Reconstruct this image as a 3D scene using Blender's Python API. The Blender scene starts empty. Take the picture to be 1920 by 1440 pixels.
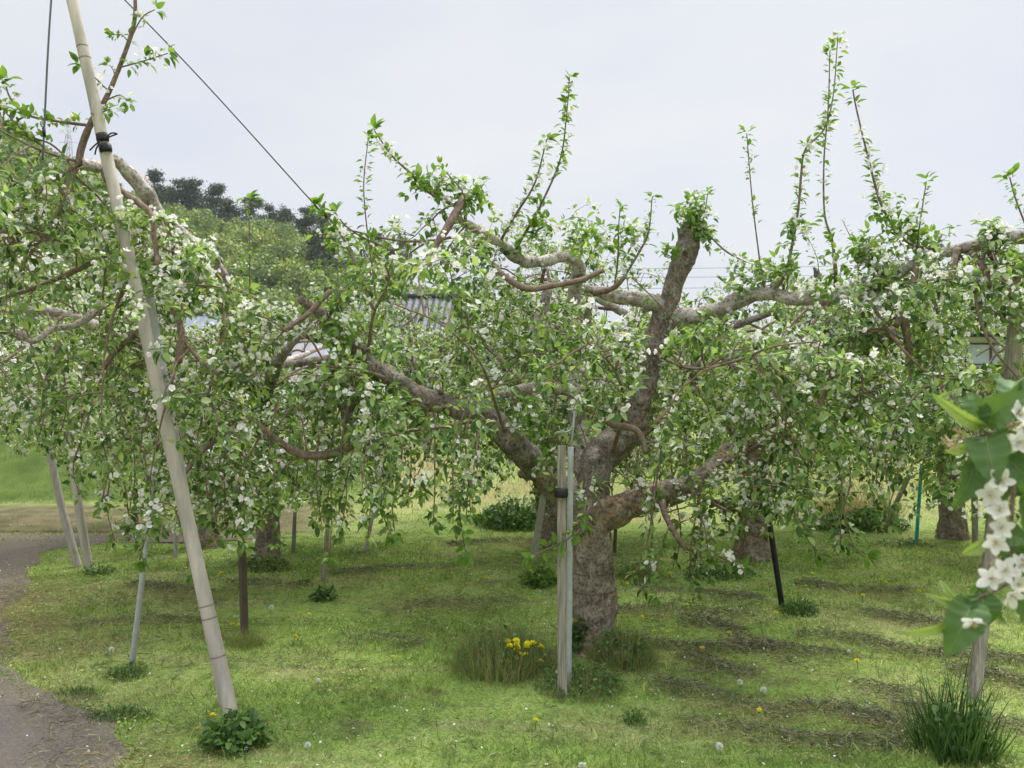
import bpy, math, random
import numpy as np
from mathutils import Vector

rng = np.random.default_rng(7)
random.seed(7)
SC = bpy.context.scene
COL = SC.collection

# ------------------------------------------------------------------ camera, sky, sun
F = 1660.0; CX = 960.0; CY = 720.0; CAMZ = 1.55
cam_d = bpy.data.cameras.new("camera")
cam_d.sensor_width = 36.0
cam_d.lens = 36.0 * F / 1920.0
cam_d.clip_start = 0.05
cam_d.clip_end = 3000.0
cam_d.dof.use_dof = True
cam_d.dof.focus_distance = 5.0
cam_d.dof.aperture_fstop = 6.5
cam = bpy.data.objects.new("camera", cam_d)
cam.location = (0, 0, CAMZ)
cam.rotation_euler = (math.radians(90), 0, 0)
COL.objects.link(cam)
SC.camera = cam

SUN_EL, SUN_AZ = math.radians(58), math.radians(35)   # azimuth measured from +Y towards +X
w = bpy.data.worlds.new("World"); SC.world = w; w.use_nodes = True
nt = w.node_tree; nt.nodes.clear()
wo = nt.nodes.new("ShaderNodeOutputWorld"); wb = nt.nodes.new("ShaderNodeBackground")
sky = nt.nodes.new("ShaderNodeTexSky"); sky.sky_type = 'NISHITA'; sky.sun_disc = False
sky.sun_elevation = SUN_EL; sky.sun_rotation = SUN_AZ
sky.dust_density = 3.0; sky.air_density = 1.0
tc = nt.nodes.new("ShaderNodeTexCoord")
mp = nt.nodes.new("ShaderNodeMapping"); mp.inputs['Scale'].default_value = (1.6, 1.6, 4.2)
nz = nt.nodes.new("ShaderNodeTexNoise"); nz.inputs['Scale'].default_value = 1.5; nz.inputs['Detail'].default_value = 5
nz.inputs['Roughness'].default_value = 0.45
rp = nt.nodes.new("ShaderNodeValToRGB")
rp.color_ramp.elements[0].position = 0.36; rp.color_ramp.elements[0].color = (3.85, 4.08, 4.58, 1)
rp.color_ramp.elements[1].position = 0.66; rp.color_ramp.elements[1].color = (4.5, 4.58, 4.68, 1)
mx = nt.nodes.new("ShaderNodeMixRGB"); mx.inputs[0].default_value = 0.94
nt.links.new(tc.outputs['Generated'], mp.inputs[0]); nt.links.new(mp.outputs[0], nz.inputs[0])
nt.links.new(nz.outputs[0], rp.inputs[0]); nt.links.new(sky.outputs[0], mx.inputs[1]); nt.links.new(rp.outputs[0], mx.inputs[2])
sp = nt.nodes.new("ShaderNodeSeparateXYZ"); nt.links.new(tc.outputs['Generated'], sp.inputs[0])
mr = nt.nodes.new("ShaderNodeMapRange"); mr.inputs[1].default_value = 0.40; mr.inputs[2].default_value = 0.95; mr.inputs[3].default_value = 1.0; mr.inputs[4].default_value = 3.6
nt.links.new(sp.outputs[2], mr.inputs[0])
mz = nt.nodes.new("ShaderNodeVectorMath"); mz.operation = 'SCALE'; nt.links.new(mx.outputs[0], mz.inputs[0]); nt.links.new(mr.outputs[0], mz.inputs['Scale'])
nt.links.new(mz.outputs[0], wb.inputs[0]); wb.inputs[1].default_value = 0.12
nt.links.new(wb.outputs[0], wo.inputs[0])

sd = bpy.data.lights.new("sun", 'SUN'); sd.energy = 2.7; sd.angle = math.radians(22); sd.color = (1.0, 0.955, 0.88)
so = bpy.data.objects.new("sun", sd); COL.objects.link(so)
sv = Vector((math.cos(SUN_EL) * math.sin(SUN_AZ), math.cos(SUN_EL) * math.cos(SUN_AZ), math.sin(SUN_EL)))
so.rotation_euler = sv.to_track_quat('Z', 'Y').to_euler(); so.location = (0, 0, 30)

SC.view_settings.view_transform = 'Standard'; SC.view_settings.look = 'None'
SC.view_settings.exposure = 0.62; SC.view_settings.gamma = 1.0
SC.cycles.max_bounces = 8; SC.cycles.diffuse_bounces = 3; SC.cycles.transmission_bounces = 5
SC.cycles.transparent_max_bounces = 6

# ------------------------------------------------------------------ helpers
def at(px, py, Y):
    return np.array([(px - CX) / F * Y, Y, CAMZ - (py - CY) / F * Y])
def ground_at(px, py):
    Y = CAMZ * F / (py - CY)
    return np.array([(px - CX) / F * Y, Y, 0.0])
def nrm(a):
    a = np.asarray(a, float)
    return a / np.maximum(np.linalg.norm(a, axis=-1, keepdims=True), 1e-9)
def U(a, b, n=None): return rng.uniform(a, b, n)
def smooth(a, b, x):
    t = np.clip((x - a) / (b - a), 0, 1); return t * t * (3 - 2 * t)
def _h(ix, iy, iz, s):
    n = (ix * 374761393 + iy * 668265263 + iz * 1274126177 + s * 974634777) & 0xffffffff
    n = ((n ^ (n >> 13)) * 1274126177) & 0xffffffff
    return ((n ^ (n >> 16)) & 0xffff) / 65535.0
def vnoise(p, s=0):
    p = np.asarray(p, float); i = np.floor(p).astype(np.int64); f = p - i; f = f * f * (3 - 2 * f)
    r = 0
    for a in (0, 1):
        for b in (0, 1):
            for c in (0, 1):
                wgt = (f[..., 0] if a else 1 - f[..., 0]) * (f[..., 1] if b else 1 - f[..., 1]) * (f[..., 2] if c else 1 - f[..., 2])
                r = r + wgt * _h(i[..., 0] + a, i[..., 1] + b, i[..., 2] + c, s)
    return r * 2 - 1
def n2(x, y, sc, s=0):
    x = np.asarray(x, float)
    return vnoise(np.stack([x * sc, np.asarray(y, float) * sc, np.zeros_like(x) + 0.5], -1), s)

class Acc:
    """collects triangles / quads in world space, builds ONE mesh object"""
    def __init__(s): s.V = []; s.F = []; s.M = []; s.n = 0; s.UV = []
    def add(s, V, Fc, m=0):
        V = np.asarray(V, float).reshape(-1, 3); Fc = np.asarray(Fc, np.int64)
        if Fc.shape[1] == 4: Fc = np.concatenate([Fc[:, [0, 1, 2]], Fc[:, [0, 2, 3]]])
        s.V.append(V); s.F.append(Fc + s.n); s.M.append(np.full(len(Fc), m, np.int32)); s.n += len(V)
    def box(s, c, size, m=0, rz=0.0):
        c = np.asarray(c, float); hx, hy, hz = np.asarray(size, float) / 2
        V = np.array([[x, y, z] for x in (-hx, hx) for y in (-hy, hy) for z in (-hz, hz)])
        cs, sn = math.cos(rz), math.sin(rz)
        V = np.stack([V[:, 0] * cs - V[:, 1] * sn, V[:, 0] * sn + V[:, 1] * cs, V[:, 2]], 1) + c
        s.add(V, [[0, 1, 3, 2], [4, 6, 7, 5], [0, 4, 5, 1], [2, 3, 7, 6], [0, 2, 6, 4], [1, 5, 7, 3]], m)
    def build(s, name, mats, parent=None, smooth_=True, loc=None):
        if not s.V: return None
        V = np.concatenate(s.V); Fc = np.concatenate(s.F); M = np.concatenate(s.M)
        off = np.zeros(3)
        if parent is not None: off = np.array(parent["_o"], float) if "_o" in parent else np.array(parent.location)
        elif loc is not None: off = np.asarray(loc, float)
        V = V - off
        me = bpy.data.meshes.new(name)
        me.vertices.add(len(V)); me.vertices.foreach_set("co", V.astype(np.float32).ravel())
        me.loops.add(len(Fc) * 3); me.loops.foreach_set("vertex_index", Fc.astype(np.int32).ravel())
        me.polygons.add(len(Fc)); me.polygons.foreach_set("loop_start", np.arange(0, len(Fc) * 3, 3, dtype=np.int32))
        for mt in mats: me.materials.append(mt)
        me.polygons.foreach_set("material_index", M)
        me.polygons.foreach_set("use_smooth", np.full(len(Fc), smooth_, bool))
        me.update(calc_edges=True)
        o = bpy.data.objects.new(name, me); COL.objects.link(o)
        if parent is not None:
            o.parent = parent
            if "_o" in parent and parent.type == 'MESH': pass
        elif loc is not None: o.location = tuple(loc)
        o["_o"] = [float(q) for q in off]
        return o

def tag(o, label=None, cat=None, group=None, kind=None):
    if label: o["label"] = label
    if cat: o["category"] = cat
    if group: o["group"] = group
    if kind: o["kind"] = kind
    return o
def thing(name, loc, label, cat, group=None):
    e = bpy.data.objects.new(name, None); e.location = tuple(float(q) for q in loc); COL.objects.link(e)
    e.empty_display_size = 0.1
    return tag(e, label, cat, group)
def copy_thing(root, loc, rz, label, scale=1.0, group=None):
    r = root.copy(); COL.objects.link(r); r.location = tuple(loc); r.rotation_euler = (0, 0, rz); r.scale = (scale,) * 3
    r["label"] = label
    if group: r["group"] = group
    for ch in list(root.children):
        c = ch.copy(); COL.objects.link(c); c.parent = r
        for g in list(ch.children):
            d = g.copy(); COL.objects.link(d); d.parent = c
    return r

def catmull(P, R, step):
    P = np.asarray(P, float); R = np.asarray(R, float)
    if len(P) < 2: return P, R
    Q = np.vstack([2 * P[0] - P[1], P, 2 * P[-1] - P[-2]])
    outP, outR = [], []
    for i in range(len(P) - 1):
        p0, p1, p2, p3 = Q[i], Q[i + 1], Q[i + 2], Q[i + 3]
        n = max(2, int(np.linalg.norm(p2 - p1) / step))
        for k in range(n):
            t = k / n
            outP.append(0.5 * ((2 * p1) + (p2 - p0) * t + (2 * p0 - 5 * p1 + 4 * p2 - p3) * t * t + (3 * p1 - p0 - 3 * p2 + p3) * t ** 3))
            outR.append(R[i] * (1 - t) + R[i + 1] * t)
    outP.append(P[-1]); outR.append(R[-1])
    return np.array(outP), np.array(outR)

def tube(acc, P, R, seg=8, m=0, lump=0.0, fs=18.0, cap=True, seed=0, crack=0.0):
    P = np.asarray(P, float); R = np.asarray(R, float); n = len(P)
    T = nrm(np.gradient(P, axis=0))
    ref = np.array([0, 0, 1.0]) if abs(T[0, 2]) < 0.9 else np.array([1.0, 0, 0])
    Nn = np.zeros_like(P); a = nrm(np.cross(T[0], ref)); Nn[0] = a
    for i in range(1, n):
        a = a - T[i] * np.dot(a, T[i]); a = a / max(np.linalg.norm(a), 1e-9); Nn[i] = a
    B = np.cross(T, Nn)
    th = np.linspace(0, 2 * np.pi, seg, endpoint=False)
    dirs = Nn[:, None, :] * np.cos(th)[None, :, None] + B[:, None, :] * np.sin(th)[None, :, None]
    V = P[:, None, :] + dirs * R[:, None, None]
    if lump > 0:
        d = vnoise(V * fs, seed) * 0.6 + vnoise(V * fs * 2.6, seed + 1) * 0.35 + vnoise(V * fs * 6, seed + 2) * 0.2
        V = V + dirs * (d * lump * R[:, None])[..., None]
    if crack > 0:   # lengthwise bark fissures and lifted plates
        s_ = np.concatenate([[0], np.cumsum(np.linalg.norm(np.diff(P, axis=0), axis=1))]); r0 = R[:, None]
        q = np.stack([np.cos(th)[None] * r0 * 30, np.sin(th)[None] * r0 * 30, np.repeat(s_[:, None], seg, 1) * 11], -1)
        q = q + .5 * np.stack([vnoise(q * .7, seed + 31), vnoise(q * .7, seed + 32), vnoise(q * .7, seed + 33)], -1)
        f = np.abs(vnoise(q, seed + 40)); f2 = np.abs(vnoise(q * np.array([2.1, 2.1, 1.6]), seed + 41))
        dd = -np.exp(-(f / .12) ** 2) * 1.0 - .5 * np.exp(-(f2 / .12) ** 2) + .45 * (vnoise(q * np.array([1, 1, 1.8]), seed + 42) > .15) + .25 * (vnoise(q * 2.2, seed + 43) > .2)
        V = V + dirs * (dd * crack)[..., None]
    idx = np.arange(n * seg).reshape(n, seg)
    a_, b_ = idx[:-1], idx[1:]
    Fq = np.stack([a_, np.roll(a_, -1, 1), np.roll(b_, -1, 1), b_], -1).reshape(-1, 4)
    V = V.reshape(-1, 3)
    Ft = np.concatenate([Fq[:, [0, 1, 2]], Fq[:, [0, 2, 3]]])
    if cap:
        V = np.vstack([V, P[0], P[-1]]); c0, c1 = n * seg, n * seg + 1
        k = np.arange(seg); k2 = (k + 1) % seg
        Ft = np.vstack([Ft, np.stack([np.full(seg, c0), k2, k], 1), np.stack([np.full(seg, c1), (n - 1) * seg + k, (n - 1) * seg + k2], 1)])
    acc.add(V, Ft, m)

# ---- leaf-shaped templates (x across, y along, z up)
def leaf_template(st):
    V = []; Fc = []; rows = []
    for (t, wd) in st:
        z = -0.28 * t * t + 0.06 * t
        if wd == 0: rows.append([len(V)]); V.append([0, t, z])
        else:
            rows.append([len(V), len(V) + 1, len(V) + 2]); V += [[-wd, t, z + wd * 0.42], [0, t, z], [wd, t, z + wd * 0.42]]
    for a, b in zip(rows[:-1], rows[1:]):
        if len(a) == 1: Fc += [[a[0], b[1], b[0]], [a[0], b[2], b[1]]]
        elif len(b) == 1: Fc += [[a[0], a[1], b[0]], [a[1], a[2], b[0]]]
        else: Fc += [[a[0], a[1], b[1]], [a[0], b[1], b[0]], [a[1], a[2], b[2]], [a[1], b[2], b[1]]]
    return np.array(V, float), np.array(Fc)
LEAF_HI = leaf_template([(0, 0), (.1, .14), (.32, .255), (.6, .235), (.85, .11), (1, 0)])
LEAF_LO = leaf_template([(0, 0), (.42, .27), (1, 0)])
PETAL = (np.array([[0, 0, 0], [-.3, .4, .08], [.3, .4, .08], [-.38, .78, .2], [.38, .78, .2], [0, 1, .2], [0, .6, .03]], float),
         np.array([[0, 6, 1], [0, 2, 6], [1, 6, 3], [2, 4, 6], [3, 6, 5], [4, 5, 6]]))
PETAL_LO = (np.array([[0, 0, 0], [-.42, .65, .12], [.42, .65, .12], [0, 1, .16]], float), np.array([[0, 2, 1], [1, 2, 3]]))
BLADE = (np.array([[-.5, 0, 0], [.5, 0, 0], [0, 1, 0]], float), np.array([[0, 1, 2]]))
BLADE3 = (np.array([[-.5, 0, 0], [.5, 0, 0], [-.42, .5, -.05], [.42, .5, -.05], [0, 1, -.25]], float), np.array([[0, 1, 3], [0, 3, 2], [2, 3, 4]]))

def place(acc, tpl, pos, D, N, size, wsc=1.0, m=0):
    if len(pos) == 0: return
    tV, tF = tpl
    D = nrm(D); S = nrm(np.cross(D, N)); N2 = np.cross(S, D)
    size = np.broadcast_to(np.asarray(size, float), (len(pos),)); wsc = np.broadcast_to(np.asarray(wsc, float), (len(pos),))
    V = pos[:, None, :] + size[:, None, None] * (tV[None, :, 0, None] * S[:, None, :] * wsc[:, None, None] + tV[None, :, 1, None] * D[:, None, :] + tV[None, :, 2, None] * N2[:, None, :])
    Fc = tF[None] + (np.arange(len(pos)) * len(tV))[:, None, None]
    acc.add(V.reshape(-1, 3), Fc.reshape(-1, 3), m)
def rand_unit(n): return nrm(rng.normal(size=(n, 3)))
def perp(A):
    ref = rand_unit(len(A)); r = ref - A * np.sum(ref * A, 1, keepdims=True); return nrm(r)
UP = np.array([0, 0, 1.0])

def rosettes(acc, P, A, kmin, kmax, smin, smax, tpl, m=0, tilt=(35, 95), droop=0.45):
    if len(P) == 0: return
    k = rng.integers(kmin, kmax + 1, len(P)); i = np.repeat(np.arange(len(P)), k)
    p, a = P[i], nrm(A[i]); n = len(i); t = np.radians(U(tilt[0], tilt[1], n))[:, None]
    d = a * np.cos(t) + perp(a) * np.sin(t); d[:, 2] -= U(0, droop, n); d = nrm(d)
    nn = nrm(a * 0.45 + UP * 0.75 + rng.normal(size=(n, 3)) * 0.3)
    s = smin + (smax - smin) * rng.random(n) ** 1.2
    place(acc, tpl, p + d * U(0.008, 0.024, n)[:, None] + rng.normal(size=(n, 3)) * 0.005, d, nn, s, U(0.85, 1.15, n), m)

def blossoms(acc, P, A, kmin, kmax, tpl, r=0.021, spread=0.03, stam=True):
    """petals are material 0, stamens material 1"""
    if len(P) == 0: return
    k = rng.integers(kmin, kmax + 1, len(P)); i = np.repeat(np.arange(len(P)), k)
    n = len(i); f = nrm(nrm(A[i]) * 0.7 + rng.normal(size=(n, 3)) * 0.62 + UP * 0.25)
    c = P[i] + f * U(0.015, 0.045, n)[:, None] + rng.normal(size=(n, 3)) * spread * 0.55
    rr = U(0.8, 1.15, n) * r; cup = np.radians(U(5, 48, n)); u = perp(f); v = np.cross(f, u)
    for q in range(5):
        keep = rng.random(n) > 0.06
        an = 2 * np.pi * q / 5 + U(-.12, .12, n)
        rad = u * np.cos(an)[:, None] + v * np.sin(an)[:, None]
        d = rad * np.cos(cup)[:, None] + f * np.sin(cup)[:, None]
        place(acc, tpl, c[keep], d[keep], (f - rad * 0.2)[keep], rr[keep], U(.9, 1.15, n)[keep], 0)
    if stam:
        for q in range(3):
            place(acc, BLADE, c, nrm(f + rng.normal(size=(n, 3)) * 0.35), perp(f), rr * 0.5, 0.28, 1)

# ------------------------------------------------------------------ materials
def mat(name):
    m = bpy.data.materials.new(name); m.use_nodes = True
    return m, m.node_tree, m.node_tree.nodes["Principled BSDF"]
def ramp(nt, fac, stops):
    r = nt.nodes.new("ShaderNodeValToRGB"); e = r.color_ramp.elements
    while len(e) < len(stops): e.new(0.5)
    for el, (p, c) in zip(e, stops): el.position = p; el.color = (*c, 1)
    if fac is not None: nt.links.new(fac, r.inputs[0])
    return r.outputs[0]
def noise(nt, scale, detail=4, rough=0.55, vec=None, coord='Object', stretch=None):
    n = nt.nodes.new("ShaderNodeTexNoise"); n.inputs['Scale'].default_value = scale; n.inputs['Detail'].default_value = detail; n.inputs['Roughness'].default_value = rough
    if vec is None:
        t = nt.nodes.new("ShaderNodeTexCoord"); vec = t.outputs[coord]
    if stretch:
        mpn = nt.nodes.new("ShaderNodeMapping"); mpn.inputs['Scale'].default_value = stretch; nt.links.new(vec, mpn.inputs[0]); vec = mpn.outputs[0]
    nt.links.new(vec, n.inputs['Vector']); return n.outputs[0]
def mixc(nt, fac, a, b, mode='MIX'):
    x = nt.nodes.new("ShaderNodeMixRGB"); x.blend_type = mode
    for i, q in enumerate((fac, a, b)):
        if hasattr(q, 'is_linked') or hasattr(q, 'links'): nt.links.new(q, x.inputs[i])
        elif i == 0: x.inputs[0].default_value = q
        else: x.inputs[i].default_value = (*q, 1)
    return x.outputs[0]
def bump(nt, h, strength, dist, bsdf):
    b = nt.nodes.new("ShaderNodeBump"); b.inputs['Strength'].default_value = strength; b.inputs['Distance'].default_value = dist
    nt.links.new(h, b.inputs['Height']); nt.links.new(b.outputs[0], bsdf.inputs['Normal'])
def island(nt): return nt.nodes.new("ShaderNodeNewGeometry").outputs['Random Per Island']

def leaf_mat(name, stops, trans=0.42, rough=0.45, tcol=(1.25, 1.3, 0.6), under=(0.9, 0.62)):
    m, nt, b = mat(name)
    col = ramp(nt, island(nt), stops)
    b.inputs['Roughness'].default_value = rough; b.inputs['Specular IOR Level'].default_value = 0.35
    nt.links.new(col, b.inputs['Base Color'])
    tr = nt.nodes.new("ShaderNodeBsdfTranslucent")
    tcol_ = mixc(nt, 1.0, col, tcol, 'MULTIPLY'); nt.links.new(tcol_, tr.inputs[0])
    ms = nt.nodes.new("ShaderNodeMixShader"); ms.inputs[0].default_value = trans
    nt.links.new(b.outputs[0], ms.inputs[1]); nt.links.new(tr.outputs[0], ms.inputs[2])
    nt.links.new(ms.outputs[0], nt.nodes["Material Output"].inputs[0])
    return m
M_LEAF = leaf_mat("apple_leaf", [(0, (.042, .092, .026)), (.3, (.115, .205, .055)), (.62, (.225, .335, .105)), (1, (.410, .490, .225))])
M_LEAFY = leaf_mat("young_leaf", [(0, (.10, .20, .035)), (.5, (.16, .28, .05)), (1, (.25, .36, .10))])
M_PETAL = leaf_mat("apple_petal", [(0, (.82, .80, .72)), (.6, (.88, .87, .85)), (1, (.90, .85, .83))], trans=0.35, rough=0.6, tcol=(1, 1, 1))
M_STAMEN = leaf_mat("stamen", [(0, (.55, .50, .20)), (1, (.70, .60, .30))], trans=0.2, tcol=(1, 1, 1))
M_WEED = leaf_mat("weed_leaf", [(0, (.05, .11, .025)), (.5, (.085, .165, .036)), (1, (.14, .24, .06))], trans=0.3)
M_TALL = leaf_mat("tall_grass", [(0, (.03, .075, .018)), (.5, (.055, .12, .025)), (1, (.11, .19, .05))], trans=0.3)
M_SEDGE = leaf_mat("seeding_grass", [(0, (.13, .20, .055)), (.5, (.22, .28, .09)), (.82, (.34, .33, .15)), (1, (.40, .30, .18))], trans=0.3)
M_YELLOW = leaf_mat("dandelion_petal", [(0, (.82, .72, .012)), (1, (.92, .86, .03))], trans=0.15, tcol=(1, 1, 1))
M_PUFF = leaf_mat("dandelion_puff", [(0, (.80, .80, .76)), (1, (.9, .9, .87))], trans=0.4, tcol=(1, 1, 1))
M_HAY = leaf_mat("grass_clipping", [(0, (.060, .075, .034)), (.45, (.130, .140, .066)), (.78, (.25, .23, .13)), (1, (.46, .42, .27))], trans=0.15, tcol=(1, 1, 1))
M_STRAW = leaf_mat("dry_straw", [(0, (.22, .22, .07)), (.5, (.36, .30, .13)), (1, (.46, .37, .20))], trans=0.2, tcol=(1, 1, 1))

def bark_mat(name, dark, mid, light, orange=None, scale=9.0, bstr=0.8, bdist=0.012, oth=.5, plates=1.0):
    m, nt, b = mat(name)
    n1 = noise(nt, scale, 6, 0.65); n2_ = noise(nt, scale * 0.35, 3, 0.5); n3 = noise(nt, scale * 6, 4, 0.6)
    t = nt.nodes.new("ShaderNodeTexCoord"); wv = mixc(nt, 0.24, t.outputs['Object'], noise_col(nt, scale * .9))
    def vor(sc, feat, st):
        v = nt.nodes.new("ShaderNodeTexVoronoi"); v.inputs['Scale'].default_value = sc; v.feature = feat
        q = nt.nodes.new("ShaderNodeMapping"); q.inputs['Scale'].default_value = st; nt.links.new(wv, q.inputs[0]); nt.links.new(q.outputs[0], v.inputs['Vector']); return v
    ve = vor(scale * 3.0, 'DISTANCE_TO_EDGE', (1, 1, .42)); vc = vor(scale * 3.0, 'F1', (1, 1, .42))
    bw = nt.nodes.new("ShaderNodeSeparateColor"); nt.links.new(vc.outputs['Color'], bw.inputs[0])
    c = ramp(nt, n1, [(.30, dark), (.50, mid), (.72, light)])
    if orange:
        pick = mixc(nt, 0.5, ramp(nt, bw.outputs[0], [(.45, (0, 0, 0)), (.75, (1, 1, 1))]), ramp(nt, n2_, [(oth - .08, (0, 0, 0)), (oth + .08, (1, 1, 1))]))
        c = mixc(nt, ramp(nt, pick, [(.45, (0, 0, 0)), (.75, (.8, .8, .8))]), c, orange)
    if plates:
        c = mixc(nt, ramp(nt, bw.outputs[1], [(0, (.22 * plates,) * 3), (.6, (0, 0, 0))]), c, tuple(q * .9 for q in dark))
        c = mixc(nt, ramp(nt, ve.outputs['Distance'], [(.0, (.22 * plates,) * 3), (.035, (0, 0, 0))]), c, tuple(q * .7 for q in dark))
    c = mixc(nt, ramp(nt, n3, [(.36, (.75, .75, .75)), (.52, (0, 0, 0))]), c, tuple(q * .55 for q in dark))
    n4 = noise(nt, scale * 3.2, 5, .7, stretch=(1, 1, .45)); c = mixc(nt, ramp(nt, n4, [(.54, (0, 0, 0)), (.66, (.65, .65, .65))]), c, light)
    nt.links.new(c, b.inputs['Base Color']); b.inputs['Roughness'].default_value = 0.9; b.inputs['Specular IOR Level'].default_value = 0.15
    h = mixc(nt, 0.6 if plates else .9, ramp(nt, bw.outputs[2], [(0, (0, 0, 0)), (1, (1, 1, 1))]), n1)
    h = mixc(nt, 0.3, h, n3)
    bump(nt, h, bstr, bdist, b); return m
def noise_col(nt, scale):
    n = nt.nodes.new("ShaderNodeTexNoise"); n.inputs['Scale'].default_value = scale; n.inputs['Detail'].default_value = 3
    t = nt.nodes.new("ShaderNodeTexCoord"); nt.links.new(t.outputs['Object'], n.inputs['Vector']); return n.outputs['Color']
M_BARK = bark_mat("apple_bark", (.110, .088, .068), (.275, .228, .178), (.50, .435, .355), (.40, .27, .15), 9, 1.0, 0.03, .55)
M_LIMB = bark_mat("limb_bark", (.080, .066, .054), (.215, .183, .153), (.42, .37, .32), (.31, .20, .105), 12, 1.0, 0.02, .60, .8)
M_PALE = bark_mat("smooth_bark", (.15, .122, .10), (.42, .37, .325), (.66, .60, .54), None, 10, .9, 0.012, .5, .3)
M_TWIG = bark_mat("twig_bark", (.13, .088, .066), (.22, .155, .118), (.36, .27, .21), None, 30, .3, 0.003)

def simple(name, base, rough=0.6, metal=0.0, nscale=20, var=0.25, stretch=None, spec=0.4, bstr=0.0):
    m, nt, b = mat(name)
    n = noise(nt, nscale, 5, 0.6, stretch=stretch)
    lo = tuple(q * (1 - var) for q in base); hi = tuple(min(1, q * (1 + var)) for q in base)
    c = ramp(nt, n, [(.3, lo), (.7, hi)]); nt.links.new(c, b.inputs['Base Color'])
    b.inputs['Roughness'].default_value = rough; b.inputs['Metallic'].default_value = metal; b.inputs['Specular IOR Level'].default_value = spec
    if bstr: bump(nt, n, bstr, 0.01, b)
    return m
M_POLE = simple("pale_pole", (.45, .405, .345), .8, 0, 5, .30, (3, 3, .35), .2, .3)
M_WOOD = simple("weathered_wood", (.31, .275, .225), .85, 0, 9, .45, (8, 8, .6), .2, .5)
M_DARKWOOD = simple("dark_wood", (.12, .095, .075), .85, 0, 9, .35, (8, 8, .6), .2, .5)
M_GREYWOOD = simple("grey_wood", (.42, .39, .35), .85, 0, 12, .3, (8, 8, .8), .2, .4)
M_GALV = simple("galvanised_steel", (.44, .445, .45), .6, .2, 25, .14)
M_BLACK = simple("black_plastic", (.012, .012, .014), .5, 0, 20, .2)
M_CYAN = simple("cyan_plastic", (.02, .36, .36), .45, 0, 20, .1)
M_BLUE = simple("blue_plastic", (.05, .22, .60), .5, 0, 20, .15)
M_TILE = simple("roof_tile", (.045, .048, .055), .6, 0, 4, .25)
M_SHEDROOF = simple("shed_roof", (.20, .20, .215), .7, 0, 3, .15)
M_SLATE = simple("slate_blue_roof", (.13, .155, .19), .6, 0, 3, .15)
M_WALL = simple("plaster_wall", (.52, .50, .47), .85, 0, 1.5, .12)
M_CLAD = simple("metal_cladding", (.46, .46, .48), .6, 0.0, 3, .1)
M_TIMBER = simple("brown_timber", (.085, .06, .045), .8, 0, 4, .2)
M_GLASS = simple("window_glass", (.35, .40, .46), .12, 0, 1, .1, None, .6)
M_ORANGE = simple("terracotta", (.46, .2, .11), .8, 0, 4, .2)
M_CARBODY = simple("silver_paint", (.52, .54, .57), .28, .35, 3, .04)
M_CARGLASS = simple("dark_car_glass", (.02, .022, .026), .08, 0, 3, .1, None, .7)
M_RUBBER = simple("rubber", (.02, .02, .02), .8, 0, 10, .2)
M_ROT = simple("rotten_wood", (.33, .15, .055), .9, 0, 14, .4)
M_RED = simple("red_cloth", (.42, .05, .05), .7, 0, 10, .2)

# ------------------------------------------------------------------ terrain
PY = np.array([-20, 3.0, 3.57, 4.08, 4.4, 4.9, 5.4, 6.0, 6.8, 8.04, 8.35, 8.55, 20])
PX = np.array([-1.2, -1.5, -1.63, -1.83, -2.3, -2.85, -3.0, -3.45, -3.67, -4.36, -4.25, -3.9, -3.9])
def path_edge(y): return np.interp(y, PY, PX)
def hgt(x, y):
    x = np.asarray(x, float); y = np.asarray(y, float)
    left = smooth(-1.5, -4.0, x)
    crest = (0.62 + 0.25 * left) + 0.12 * n2(x, y, 0.25, 3)
    up = smooth(10.6 + 0.7 * left, 13.4, y) * crest
    h = up - smooth(14.0, 19, y) * (crest - 0.38)
    inner = smooth(0.05, 0.6, x - path_edge(y)) * smooth(9.3, 8.3, y) + smooth(9.8, 10.6, y)
    h = h + inner * (0.022 * n2(x, y, 1.3, 5) + 0.012 * n2(x, y, 3.7, 6)) * smooth(40, 15, y)
    return h
def graded(lo, hi, a, b, step, grow=1.18):
    c = list(np.arange(a, b + 1e-6, step)); d = step; q = a
    L = []
    while q > lo: d *= grow; q -= d; L.append(q)
    d = step; q = c[-1]; R = []
    while q < hi: d *= grow; q += d; R.append(q)
    return np.array(L[::-1] + c + R)
gx = graded(-900, 900, -9, 9, 0.12); gy = graded(-300, 1200, 0, 16, 0.12)
X, Yg = np.meshgrid(gx, gy); Z = hgt(X, Yg)
idx = np.arange(X.size).reshape(X.shape)
Fq = np.stack([idx[:-1, :-1], idx[:-1, 1:], idx[1:, 1:], idx[1:, :-1]], -1).reshape(-1, 4)

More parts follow.
